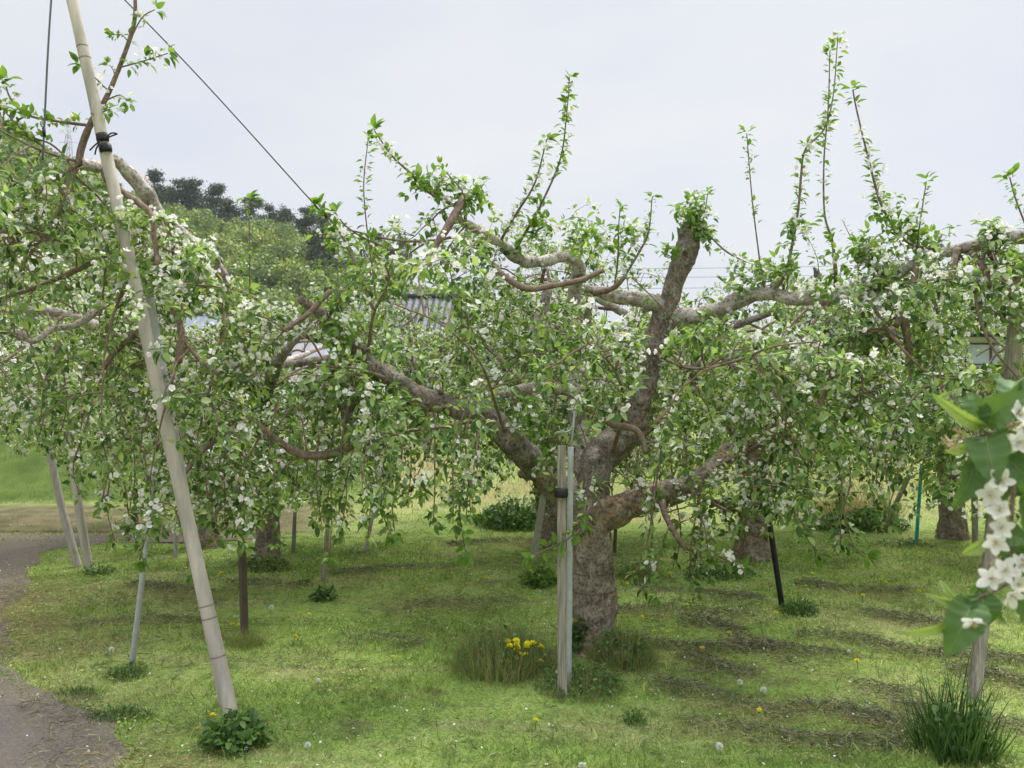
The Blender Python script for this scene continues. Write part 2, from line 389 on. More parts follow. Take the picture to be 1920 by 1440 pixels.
def grass_colour(nt):
    """hue of the turf by place: living green, yellowish mown thatch, brown fallow strip by the road"""
    g = nt.nodes.new("ShaderNodeNewGeometry"); pos = g.outputs['Position']
    a = noise(nt, 0.55, 4, .6, vec=pos); b_ = noise(nt, 3.2, 4, .6, vec=pos); c_ = noise(nt, 1.3, 5, .65, vec=pos, stretch=(.45, 1.5, 1))
    base = ramp(nt, a, [(.35, (.255, .395, .085)), (.52, (.350, .480, .125)), (.66, (.500, .540, .215))])
    base = mixc(nt, ramp(nt, c_, [(.50, (0, 0, 0)), (.68, (.75, .75, .75))]), base, (.45, .41, .22))
    base = mixc(nt, ramp(nt, b_, [(.36, (.5, .5, .5)), (.48, (0, 0, 0))]), base, (.170, .255, .060))
    d_ = noise(nt, 9, 4, .65, vec=pos); e_ = noise(nt, 1.7, 4, .65, vec=pos, stretch=(1, 1.8, 1))
    base = mixc(nt, ramp(nt, d_, [(.36, (.7, .7, .7)), (.48, (0, 0, 0))]), base, (.150, .225, .055))
    base = mixc(nt, ramp(nt, e_, [(.56, (0, 0, 0)), (.70, (.7, .7, .7))]), base, (.215, .190, .105))
    base = mixc(nt, ramp(nt, d_, [(.56, (0, 0, 0)), (.68, (.6, .6, .6))]), base, (.44, .50, .16))
    sx = nt.nodes.new("ShaderNodeSeparateXYZ"); nt.links.new(pos, sx.inputs[0])
    def mr(sock, lo, hi):
        q = nt.nodes.new("ShaderNodeMapRange"); q.interpolation_type = 'SMOOTHSTEP'
        q.inputs[1].default_value = lo; q.inputs[2].default_value = hi; nt.links.new(sock, q.inputs[0]); return q.outputs[0]
    def mul(p, q):
        x = nt.nodes.new("ShaderNodeMath"); x.operation = 'MULTIPLY'; nt.links.new(p, x.inputs[0]); nt.links.new(q, x.inputs[1]); return x.outputs[0]
    fallow = mul(mul(mr(sx.outputs[1], 9.05, 9.3), mr(sx.outputs[1], 11.5, 11.1)), mr(sx.outputs[0], -1.6, -2.6))
    base = mixc(nt, fallow, base, ramp(nt, b_, [(.4, (.125, .115, .062)), (.6, (.23, .19, .115))]))
    dry = mul(mul(mr(sx.outputs[1], 9.6, 10.4), mr(sx.outputs[1], 14.5, 13)), mr(sx.outputs[0], -2.8, -1.6))
    base = mixc(nt, mul(dry, ramp(nt, a, [(.40, (.0, .0, .0)), (.62, (.75, .75, .75))])), base, ramp(nt, c_, [(.35, (.30, .28, .12)), (.65, (.40, .30, .17))]))
    bank = mul(mr(sx.outputs[1], 11.2, 11.6), mr(sx.outputs[0], -1.5, -2.6))
    base = mixc(nt, bank, base, ramp(nt, b_, [(.35, (.065, .115, .024)), (.65, (.130, .195, .044))]))
    return base, b_
m, nt, b = mat("turf"); c, bb = grass_colour(nt)
fine = noise(nt, 60, 4, .7)
c = mixc(nt, ramp(nt, fine, [(.35, (.7, .7, .7)), (.6, (0, 0, 0))]), c, (.11, .125, .05))
nt.links.new(c, b.inputs['Base Color']); b.inputs['Roughness'].default_value = 1.0; b.inputs['Specular IOR Level'].default_value = 0.05
bump(nt, fine, .8, .03, b); M_TURF = m
m, nt, b = mat("grass_blade"); c, bb = grass_colour(nt)
isl = island(nt)
c = mixc(nt, 1.0, c, ramp(nt, isl, [(0, (.45, .52, .40)), (.45, (.9, .95, .85)), (.8, (1.15, 1.12, 1.0)), (1, (1.55, 1.35, 1.6))]), 'MULTIPLY')
nt.links.new(c, b.inputs['Base Color']); b.inputs['Roughness'].default_value = 0.6; b.inputs['Specular IOR Level'].default_value = 0.25
tr = nt.nodes.new("ShaderNodeBsdfTranslucent"); nt.links.new(c, tr.inputs[0]); ms = nt.nodes.new("ShaderNodeMixShader"); ms.inputs[0].default_value = .35
nt.links.new(b.outputs[0], ms.inputs[1]); nt.links.new(tr.outputs[0], ms.inputs[2]); nt.links.new(ms.outputs[0], nt.nodes["Material Output"].inputs[0])
M_BLADE = m

A = Acc(); A.add(np.stack([X, Yg, Z], -1), Fq)
tag(A.build("ground", [M_TURF]), kind="structure")

# asphalt path with a ragged grassy edge, and the lane crossing behind
m, nt, b = mat("asphalt")
n1 = noise(nt, 90, 5, .7); n2_ = noise(nt, 1.8, 4, .6); n3 = noise(nt, 8, 4, .6)
c = ramp(nt, n1, [(.3, (.098, .081, .069)), (.55, (.172, .145, .123)), (.75, (.28, .245, .21))])
c = mixc(nt, ramp(nt, n2_, [(.45, (0, 0, 0)), (.7, (.55, .55, .55))]), c, (.22, .185, .135))
c = mixc(nt, ramp(nt, n3, [(.58, (0, 0, 0)), (.72, (.5, .5, .5))]), c, (.13, .15, .06))
nt.links.new(c, b.inputs['Base Color']); b.inputs['Roughness'].default_value = .95; b.inputs['Specular IOR Level'].default_value = .15
bump(nt, n1, .6, .008, b); M_ASPH = m
A = Acc()
ys = np.arange(-3, 8.62, 0.025); e = path_edge(ys)
e = e + 0.10 * n2(ys, ys * 0, 2.2, 11) + 0.06 * n2(ys, ys * 0, 7, 12) + 0.03 * n2(ys, ys * 0, 22, 13)
L = np.stack([np.full_like(ys, -9.5), ys, np.full_like(ys, .006)], 1); Mi = np.stack([e - .5, ys, np.full_like(ys, .006)], 1); R = np.stack([e, ys, np.full_like(ys, .004)], 1)
n = len(ys); k = np.arange(n - 1)
A.add(np.vstack([L, Mi, R]), np.vstack([np.stack([k, n + k, n + k + 1, k + 1], 1), np.stack([n + k, 2 * n + k, 2 * n + k + 1, n + k + 1], 1)]))
xs = np.arange(-14, -2.0, 0.03); y0 = 8.62 + .25 * smooth(-3.8, -1, xs) + .04 * n2(xs, xs * 0, 3, 15) + .02 * n2(xs, xs * 0, 14, 16); y0 = np.where(xs < -4.0, 8.595, y0)
y1 = 9.12 + .12 * smooth(-3, 0, xs) + .05 * n2(xs, xs * 0, 3, 17) + .02 * n2(xs, xs * 0, 14, 18)
nn = len(xs); taper = smooth(-2.05, -3.2, xs); ym = (y0 + y1) / 2; y0 = ym + (y0 - ym) * taper; y1 = ym + (y1 - ym) * taper; k = np.arange(nn - 1)
A.add(np.vstack([np.stack([xs, y0, np.full_like(xs, .005)], 1), np.stack([xs, y1, np.full_like(xs, .005)], 1)]), np.stack([k, k + 1, nn + k + 1, nn + k], 1))
tag(A.build("path", [M_ASPH]), kind="structure")
def on_path(x, y, marg=0.0):
    return ((x < path_edge(y) + .10 * n2(y, y * 0, 2.2, 11) + .06 * n2(y, y * 0, 7, 12) - marg) & (y < 8.62)) | ((y > 8.72 + marg) & (y < 9.12 - marg) & (x < -2.5))

# ------------------------------------------------------------------ grass (blades, one object), clippings, petals
A = Acc()
def scatter(n, ylo, yhi, pw=1.0, mx=1.3):
    y = ylo + (yhi - ylo) * rng.random(n) ** pw; x = (rng.random(n) * 2 - 1) * (0.58 * mx * y + 0.3); return x, y
x, y = scatter(430000, 2.9, 9.3, 1.15)
k = (~on_path(x, y, U(-.02, .25, len(x)) * (rng.random(len(x)) < .5))) & (rng.random(len(x)) < .62 + .5 * n2(x, y, 2.0, 21))
x, y = x[k], y[k]; n = len(x)
lush = np.clip(.5 + .8 * n2(x, y, 1.1, 22) + .5 * n2(x, y, 4.0, 23), 0, 1.4)
P = np.stack([x, y, hgt(x, y) - .003], 1); d = rng.normal(size=(n, 3)) * .62; d[:, 2] = U(.35, 1.1, n)
place(A, BLADE, P, d, rand_unit(n), U(.016, .038, n) * (.55 + .95 * lush), U(.08, .16, n) * np.sqrt(np.maximum(y, 3) / 4))
x, y = scatter(70000, 2.9, 8.9, 1.2); cl = n2(x, y, 1.9, 27) + .6 * n2(x, y, 6.5, 28); k = (~on_path(x, y, .02)) & (rng.random(len(x)) < np.clip(.2 + .9 * cl, .06, 1)); x, y = x[k], y[k]; n = len(x)
d = rng.normal(size=(n, 3)) * .55; d[:, 2] = U(.3, 1.0, n)
place(A, BLADE3, np.stack([x, y, hgt(x, y) - .003], 1), d, rand_unit(n), U(.03, .070, n), U(.06, .115, n))
x, y = scatter(60000, 2.9, 8.5, 1.2); cl = n2(x, y, 1.2, 29) + .7 * n2(x, y, 4.5, 30); k = (~on_path(x, y, .0)) & (cl > .28); x, y = x[k], y[k]; n = len(x)
d = rand_unit(n); d[:, 2] *= .3
place(A, LEAF_LO, np.stack([x, y, hgt(x, y) + U(.01, .03, n)], 1), d, UP + rng.normal(size=(n, 3)) * .35, U(.011, .022, n), 1.5)
x, y = scatter(120000, 9.1, 17.5, 1.0); k = ~on_path(x, y)
k &= rng.random(len(x)) < np.where((x < -2.2) & (y < 11.4), .35, 1)
x, y = x[k], y[k]; n = len(x)
tall = np.where(y > 11.3, 1.0, .35) * np.where(x < -2, 1.15, .9)
P = np.stack([x, y, hgt(x, y) - .005], 1); d = rng.normal(size=(n, 3)) * .4; d[:, 2] = U(.5, 1.1, n)
place(A, BLADE3, P, d, rand_unit(n), U(.04, .15, n) * tall * (.7 + .6 * n2(x, y, .9, 24)), .07)
tag(A.build("grass", [M_BLADE]), kind="stuff")

A = Acc()
ROWS = [[(1500, 1186), (1560, 1190), (1610, 1197), (1670, 1212), (1730, 1225), (1810, 1232), (1930, 1248)], [(1290, 1166), (1340, 1172), (1385, 1184)],
        [(1470, 1238), (1530, 1252), (1580, 1272), (1640, 1290), (1690, 1300)], [(1290, 1230), (1350, 1252), (1420, 1262)], [(1240, 1285), (1330, 1300), (1410, 1322), (1480, 1345)],
        [(1550, 1140), (1630, 1150), (1720, 1168), (1800, 1175)], [(840, 1022), (950, 1014), (1060, 1024)], [(620, 1078), (750, 1066), (900, 1060), (1000, 1066)],
        [(440, 1098), (500, 1096), (560, 1102)], [(1200, 1106), (1310, 1110), (1420, 1124)], [(1780, 1256), (1860, 1270), (1940, 1292)],
        [(1690, 1330), (1790, 1345), (1920, 1362)], [(640, 1212), (700, 1196), (780, 1204)], [(240, 1100), (330, 1108), (400, 1112)], [(1500, 1100), (1600, 1108), (1700, 1112)],
        [(1180, 1205), (1300, 1218), (1450, 1215), (1560, 1222)], [(1300, 1350), (1420, 1372), (1540, 1392), (1680, 1402)], [(1120, 1150), (1260, 1146), (1400, 1152)], [(1380, 1205), (1480, 1212), (1600, 1226)], [(1480, 1320), (1600, 1340), (1700, 1372)], [(700, 1120), (820, 1128), (960, 1122)],
        [(130, 1180), (260, 1160), (380, 1165)]]
for r in ROWS:
    G = np.array([ground_at(*q) for q in r]); Pq, _ = catmull(G, np.ones(len(G)), .05)
    n = int(len(Pq) * 190); i = rng.integers(0, len(Pq), n)
    u = nrm(np.gradient(Pq, axis=0))[i]; v = np.stack([-u[:, 1], u[:, 0], u[:, 2] * 0], 1)
    wv = rng.normal(size=n); dens = n2(Pq[i, 0], Pq[i, 1], 2.3, 31) + .35
    k = rng.random(n) < np.clip(dens + .3, .08, 1)
    p = Pq[i] + u * U(-.05, .05, n)[:, None] + v * (wv * .062)[:, None]; hh = np.exp(-wv ** 2) * np.clip(dens + .4, .2, 1.2)
    p[:, 2] = hgt(p[:, 0], p[:, 1]) + .006 + hh * U(0, .055, n)
    d = rand_unit(n); d[:, 2] = d[:, 2] * .45
    place(A, BLADE, p[k], d[k], rand_unit(n)[k], U(.02, .055, n)[k], U(.06, .12, n)[k])
x, y = scatter(200000, 3, 9.0, 1.1); k = (rng.random(len(x)) < np.clip(-.12 + .5 * n2(x, y, .9, 33) + .9 * n2(x * .45 + y * .12, y * 1.5 - x * .35, 2.2, 34) + .5 * n2(x, y, 9, 37), .02, 1)) & ((x > path_edge(y) - .35))
x, y = x[k], y[k]; n = len(x); d = rand_unit(n); d[:, 2] *= .25
place(A, BLADE, np.stack([x, y, hgt(x, y) + U(.008, .024, n)], 1), d, rand_unit(n), U(.02, .06, n), U(.05, .1, n))
tag(A.build("grass_clippings", [M_HAY]), kind="stuff")
# pale dry clippings blown over the edge of the path
A = Acc(); y = U(3.0, 8.2, 34000); x = path_edge(y) + rng.normal(size=len(y)) * .28 + .12
k = rng.random(len(y)) < np.clip(.15 + 1.2 * n2(x, y, .9, 35) + .9 * np.exp(-((y - 5.6) / .9) ** 2), 0.03, 1); x, y = x[k], y[k]; n = len(x); d = rand_unit(n); d[:, 2] *= .2
place(A, BLADE, np.stack([x, y, np.maximum(hgt(x, y), .006) + U(.004, .018, n)], 1), d, rand_unit(n), U(.02, .06, n), U(.05, .1, n))
for r in ROWS:
    G = np.array([ground_at(q[0], q[1] + 9) for q in r]); Pq, _ = catmull(G, np.ones(len(G)), .05); n = int(len(Pq) * 90); i = rng.integers(0, len(Pq), n); p = Pq[i] + rng.normal(size=(n, 3)) * np.array([.10, .10, 0])
    k = rng.random(n) < np.clip(.3 + n2(p[:, 0], p[:, 1], 1.7, 39), .05, 1); p = p[k]; n = len(p); p[:, 2] = hgt(p[:, 0], p[:, 1]) + U(.006, .022, n); d = rand_unit(n); d[:, 2] *= .2
    place(A, BLADE, p, d, rand_unit(n), U(.02, .055, n), U(.05, .10, n))
x, y = scatter(22000, 9.8, 14, 1.0); k = (x > -2.2) & (rng.random(len(x)) < np.clip(.0 + n2(x, y, .7, 36), 0, 1)); x, y = x[k], y[k]; n = len(x)
d = rng.normal(size=(n, 3)) * .6; d[:, 2] = U(.3, 1, n)
place(A, BLADE3, np.stack([x, y, hgt(x, y)], 1), d, rand_unit(n), U(.05, .12, n), .08)
tag(A.build("dry_grass", [M_STRAW]), kind="stuff")
A = Acc(); x, y = scatter(3600, 3, 10, 1.1); n = len(x); k = rng.random(n) < np.clip(.4 + n2(x, y, .8, 41), .1, 1); x, y = x[k], y[k]; n = len(x)
d = rand_unit(n); d[:, 2] *= .3
place(A, PETAL_LO, np.stack([x, y, hgt(x, y) + U(.01, .03, n)], 1), d, UP + rng.normal(size=(n, 3)) * .4, U(.008, .016, n), 1.1)
tag(A.build("fallen_petals", [M_PETAL]), kind="stuff")

# ------------------------------------------------------------------ apple trees
def grow(limbs, dens=1.0, lat=(.22, .75), leaf_tpl=LEAF_HI, pet_tpl=PETAL, flower=.33, keep=None, ls=(.022, .058), twigacc=None, leafacc=None, flacc=None, kk=(4, 7), start_r=.05, sub=1.0, seg=5, droop=1.0, minz=.45):
    """laterals and drooping twigs along the limbs; leaf rosettes and blossom on their spurs"""
    RP, RA = [], []
    def twig(p, d, L, r0, level, dr):
        n = max(3, int(L / .05)); pts = [p.copy()]; q = p.copy(); dd = d.copy(); st = L / n
        for _ in range(n):
            dd = dd + rng.normal(size=3) * .16; dd[2] -= dr * .085; dd /= np.linalg.norm(dd)
            q = q + dd * st; pts.append(q.copy())
            if q[2] < minz: break
        pts = np.array(pts)
        if keep is not None:
            ok = keep(pts); bad = np.where(~ok)[0]
            if len(bad): pts = pts[:bad[0]]
            if len(pts) < 3: return
        tube(twigacc, pts, np.linspace(r0, max(.0014, r0 * .35), len(pts)), seg if level == 0 else 3, 0, cap=False)
        T = nrm(np.gradient(pts, axis=0))
        for i in range(1 if level else 2, len(pts)):
            if rng.random() < .82:
                sd_ = nrm(perp(T[i:i + 1])[0] + T[i] * .5 + UP * .35); RP.append(pts[i] + sd_ * U(.006, .03)); RA.append(sd_)
        RP.append(pts[-1]); RA.append(T[-1])
        if level == 0:
            m_ = rng.poisson(L * 4.6 * sub)
            for _ in range(m_):
                i = rng.integers(1, len(pts)); s = nrm(perp(T[i:i + 1])[0] + T[i] * .6 + np.array([0, 0, .05]))
                twig(pts[i], s, U(.10, .38), r0 * .5, 1, dr * U(.6, 1.5))
    for (P, R) in limbs:
        seglen = np.linalg.norm(np.diff(P, axis=0), axis=1); tot = seglen.sum(); cum = np.concatenate([[0], np.cumsum(seglen)])
        nlat = rng.poisson(tot * 10.5 * dens)
        for _ in range(nlat):
            s = U(0, tot); i = min(len(P) - 2, np.searchsorted(cum, s) - 1); i = max(i, 0); t = (s - cum[i]) / max(seglen[i], 1e-6)
            p = P[i] * (1 - t) + P[i + 1] * t; r = R[i] * (1 - t) + R[i + 1] * t
            if r > start_r and rng.random() < .8: continue
            tg = nrm(P[i + 1] - P[i]); pr = perp(tg[None])[0]
            if pr[2] < 0 and rng.random() < .35: pr[2] *= -1
            d = nrm(pr + tg * U(-.1, .8) + np.array([0, 0, U(-.15, .45)]))
            twig(p + pr * r * .6, d, U(*lat) * (1.0 if r < .03 else .85), U(.0035, .0065), 0, droop * U(.5, 1.7))
    RP = np.array(RP); RA = np.array(RA)
    if len(RP) == 0: return
    rosettes(leafacc, RP, RA, kk[0], kk[1], ls[0], ls[1], leaf_tpl, 1)
    g = .5 + .5 * vnoise(RP * 2.3, 77) + .25 * vnoise(RP * 7, 78)
    f = rng.random(len(RP)) < flower * np.clip((g - .18) * 2.3, .04, 2.0)
    blossoms(flacc, RP[f], RA[f], 3, 6, pet_tpl, .0195, .026)
    return len(RP)

def limb_px(pts, step=.03):
    P = np.array([at(q[0], q[1], q[2]) for q in pts]); R = np.array([q[3] / F * q[2] * (.88 if q[3] > 12 else 1) for q in pts])
    return catmull(P, R, step)
def make_shoot(root, pts, name="water_shoot", spacing=.019, top=(.03, .055), small=(.020, .040), flowers=0.0, r=None):
    P, R = limb_px(pts, .02); R = R * .62
    if r: R = np.linspace(r[0], r[1], len(P))
    a = Acc(); tube(a, P, R, 6, 0, cap=True); T = nrm(np.gradient(P, axis=0))
    o = a.build(name, [M_TWIG], root)
    lf = Acc(); tot = np.linalg.norm(np.diff(P, axis=0), axis=1).sum(); n = max(3, int(tot / spacing)); i = np.linspace(2, len(P) - 1, n).astype(int)
    keep = (.5 + .5 * n2(i * .17, i * 0., 1, int(pts[0][0]))) > .30; i = i[keep]
    rosettes(lf, P[i] + rng.normal(size=(len(i), 3)) * .003, nrm(T[i] + rng.normal(size=(len(i), 3)) * .3), 1, 4, small[0] * .8, small[1] * 1.1, LEAF_HI, 0, (30, 95), .3)
    rosettes(lf, P[-1:], T[-1:], 6, 8, top[0], top[1], LEAF_HI, 0, (25, 80), .3)
    lo = lf.build("foliage", [M_LEAFY], o)
    if flowers > 0:
        fl = Acc(); j = i[rng.random(len(i)) < flowers]
        rosettes(lf, P[j], T[j], 2, 4, .035, .06, LEAF_HI, 0)
        blossoms(fl, P[j], nrm(perp(T[j]) + UP * .4), 2, 5, PETAL); fl.build("blossom", [M_PETAL, M_STAMEN], o)
    return o

# --- canopy outline of the two hand-traced trees (pixels), used to prune twigs the way the grower's shears did
TOPX = [-200, 0, 60, 100, 160, 200, 260, 330, 400, 480, 560, 600, 640, 740, 780, 850, 900, 940, 1000, 1100, 1200, 1280, 1330, 1370, 1420, 1480, 1530, 1580, 1630, 1680, 1740, 1800, 1860, 1920, 2300]
TOPY = [150, 150, 160, 240, 300, 350, 400, 420, 470, 520, 520, 420, 415, 430, 350, 345, 360, 400, 425, 430, 430, 400, 410, 470, 490, 490, 520, 520, 450, 425, 440, 450, 440, 400, 400]
BOTX = [-200, 0, 60, 110, 190, 250, 300, 350, 400, 450, 520, 600, 650, 700, 750, 800, 850, 900, 960, 1010, 1060, 1110, 1160, 1210, 1250, 1300, 1350, 1400, 1440, 1500, 1560, 1620, 1660, 1700, 1760, 1820, 1920, 2300]
BOTY = [780, 780, 800, 860, 945, 985, 1010, 1000, 960, 985, 965, 950, 945, 985, 975, 930, 965, 925, 880, 905, 1000, 1005, 1000, 1050, 1060, 1060, 1060, 960, 950, 985, 1020, 1010, 920, 890, 930, 960, 960, 960]
GAPS = [(1830, 652, 56, 36), (572, 662, 62, 34), (370, 600, 36, 18), (806, 606, 28, 16), (1150, 590, 40, 26), (1420, 605, 50, 26), (1650, 575, 26, 16), (1545, 505, 60, 22), (1360, 510, 40, 26), (520, 545, 60, 40), (800, 960, 120, 28)]
def in_gap(p):
    px = CX + p[:, 0] / p[:, 1] * F; py = CY - (p[:, 2] - CAMZ) / p[:, 1] * F; g = np.zeros(len(p), bool); j = .45 * n2(px, py, .03, 53)
    for (x0, y0, rx, ry) in GAPS: g |= ((px - x0) / rx) ** 2 + ((py - y0) / ry) ** 2 < 1 + j
    return g
BARE = [(1212, 700, 1245, 580, 40, 5.35, .9), (1262, 540, 1300, 430, 42, 5.3, .92), (1120, 548, 1240, 572, 32, 5.3, .9), (1250, 600, 1400, 560, 32, 5.2, .88), (1400, 560, 1560, 560, 26, 5.0, .6), (1560, 560, 1720, 495, 26, 4.9, .45), (1720, 490, 1920, 445, 28, 4.75, .55),
        (1080, 960, 905, 790, 46, 5.2, .88), (840, 765, 700, 685, 40, 4.9, .75), (1100, 920, 1185, 790, 46, 5.3, .85), (1130, 965, 1240, 930, 42, 5.2, .85), (1060, 1010, 1160, 1010, 60, 5.2, .8), (1290, 910, 1400, 820, 34, 5.4, .6),
        (985, 490, 1110, 490, 28, 5.7, .85), (1075, 650, 1080, 540, 30, 5.9, .8), (925, 455, 985, 485, 22, 5.4, .6), (235, 310, 345, 445, 30, 4.9, .65), (150, 305, 235, 315, 26, 4.6, .8), (500, 810, 645, 850, 30, 4.7, .8), (650, 740, 645, 835, 24, 4.8, .7), (490, 745, 545, 650, 22, 6.8, .7),
        (1620, 655, 1680, 630, 34, 4.95, .8), (270, 590, 325, 860, 26, 4.45, .9), (325, 860, 440, 1340, 26, 4.4, .95), (1062, 830, 1062, 1000, 26, 4.5, .8), (945, 742, 1060, 728, 20, 5.4, .7), (925, 500, 1130, 520, 20, 4.8, .7), (1060, 490, 1250, 620, 20, 4.3, .5)]
def keep_main(p):
    px = CX + p[:, 0] / p[:, 1] * F; py = CY - (p[:, 2] - CAMZ) / p[:, 1] * F
    jit = 26 * n2(px, py, .02, 51)
    bare = np.zeros(len(p), bool); hsh = _h((px / 34).astype(np.int64), (py / 34).astype(np.int64), np.zeros(len(p), np.int64), 9)
    for (x0, y0, x1, y1, r_, Yl, pr_) in BARE:
        dx, dy = x1 - x0, y1 - y0; t = np.clip(((px - x0) * dx + (py - y0) * dy) / (dx * dx + dy * dy), 0, 1)
        bare |= (np.hypot(px - x0 - t * dx, py - y0 - t * dy) < r_ * .62) & (p[:, 1] < Yl) & (hsh < pr_ * .85)
    return (~bare) & (~in_gap(p)) & (p[:, 1] > 2.9) & (py > np.interp(px, TOPX, TOPY) + jit) & (py < np.interp(px, BOTX, BOTY) + jit)

def build_tree(name, label, base, trunk, limbs, forks, twigs, shoots, grow_kw, group="apple trees of the orchard", trunk_mat=None, rings=(), clumps=(), pendants=()):
    """limbs / forks: traced (px, py, depth, radius px) polylines; limbs are thick, forks are bare secondary branches"""
    root = thing(name, base, label, "tree", group); root["_o"] = [float(q) for q in base]
    P, R = limb_px(trunk, .008)
    zz = P[:, 2]; R = R * (1 + .38 * np.exp(-np.maximum(zz, 0) / .06))
    a = Acc(); tube(a, P, R, 130, 0, .12, 13, seed=3, crack=.0065); a.build("trunk", [trunk_mat or M_BARK], root)
    for zr in rings:
        i = int(np.argmin(np.abs(P[:, 2] - zr))); th = np.linspace(0, 2 * np.pi, 40); C = P[i] + np.stack([np.cos(th), np.sin(th), 0 * th + .05 * np.sin(th + 1)], 1) * R[i] * 1.035
        a = Acc(); tube(a, C, np.full(40, .0032), 6, 0, cap=False); a.build("wire_ring", [M_DARKWOOD], root)
    all_limbs = []
    for (pts, mt) in limbs:
        P, R = limb_px(pts, .012)
        bulge = 1 + .14 * vnoise(P * 6, 5) + .10 * vnoise(P * 19, 6)
        wob = np.stack([vnoise(P * 5.5, 14 + q) + .5 * vnoise(P * 13, 24 + q) for q in range(3)], 1) * (R * .34)[:, None] * np.minimum(1, np.arange(len(P)) / 20.)[:, None]; P = P + wob
        a = Acc(); tube(a, P, R * bulge, 48, 0, .12, 20, seed=9, crack=.0042 if mt is not M_PALE else .0014)
        T_ = nrm(np.gradient(P, axis=0))
        for _ in range(int(len(P) * .012 / .14)):
            i = rng.integers(4, len(P) - 2); pr_ = nrm(perp(T_[i:i + 1])[0] + UP * .3); r_ = R[i] * U(.22, .5); L_ = R[i] + U(.008, .045)
            tube(a, np.array([P[i] + pr_ * R[i] * .5, P[i] + pr_ * (R[i] + .3 * (L_ - R[i])), P[i] + pr_ * L_]), [r_ * 1.25, r_, r_ * .8], 9, 0, .18, 40)
        a.build("limb", [mt], root); all_limbs.append((P, R))
    for pts in forks:
        P, R = limb_px(pts, .02); a = Acc(); tube(a, P, R * (1 + .12 * vnoise(P * 25, 4)), 10, 0, .08, 40); a.build("branch", [M_TWIG if R.max() < .0265 else M_PALE], root); all_limbs.append((P, R))
    for pts in twigs: all_limbs.append(limb_px(pts, .03))
    cr = Acc(); fl = Acc(); pend = []
    for (pa, pb, Ya, Yb, cnt) in pendants:
        for _ in range(cnt):
            px_ = U(pa, pb); yb_ = np.interp(px_, BOTX, BOTY) + U(-30, 62); Y_ = U(Ya, Yb); dx_ = U(-45, 45); h_ = U(150, 260)
            if abs(px_ - 1110) < 45: continue
            pend.append(limb_px([(px_ + dx_, yb_ - h_, Y_ + .12, 2.2), (px_ + dx_ * .3 + U(-14, 14), yb_ - h_ * .62, Y_ + .04, 1.8), (px_ + U(-10, 10), yb_ - h_ * .3, Y_, 1.4), (px_ + U(-16, 16), yb_, Y_, .9)], .02))
    for P, R in pend:
        tube(cr, P, R, 5, 0); T = nrm(np.gradient(P, axis=0)); i = np.arange(2, len(P), 2); i = i[rng.random(len(i)) < .92]; sd_ = nrm(perp(T[i]) + T[i] * .4 + UP * .2)
        rosettes(cr, P[i] + sd_ * U(.004, .03, len(i))[:, None], sd_, 3, 6, .022, .058, LEAF_HI, 1); f = rng.random(len(i)) < .16; blossoms(fl, P[i][f], sd_[f], 3, 5, PETAL, .0195)
        rosettes(cr, P[-1:], T[-1:], 5, 8, .035, .062, LEAF_HI, 1)
    for pts in twigs:
        P, R = limb_px(pts, .03); R = R * .5; tube(cr, P, R, 6, 0)
    n = grow(all_limbs, twigacc=cr, leafacc=cr, flacc=fl, **grow_kw)
    for (cx_, cy_, cY, cr_, cn) in clumps:
        Q = at(cx_, cy_, cY) + rng.normal(size=(cn, 3)) * cr_ * .55; rosettes(cr, Q, nrm(rng.normal(size=(cn, 3)) + UP), 4, 6, .03, .065, LEAF_HI, 2); kb = rng.random(cn) < .28; blossoms(fl, Q[kb], nrm(rng.normal(size=(cn, 3)) + UP)[kb], 3, 5, PETAL, .020)
    co = cr.build("crown", [M_TWIG, M_LEAF, M_LEAFY], root); fl.build("blossom", [M_PETAL, M_STAMEN], co)
    for s in shoots: make_shoot(root, *s[:1], **(s[1] if len(s) > 1 else {}))
    print(name, "rosettes", n)
    return root

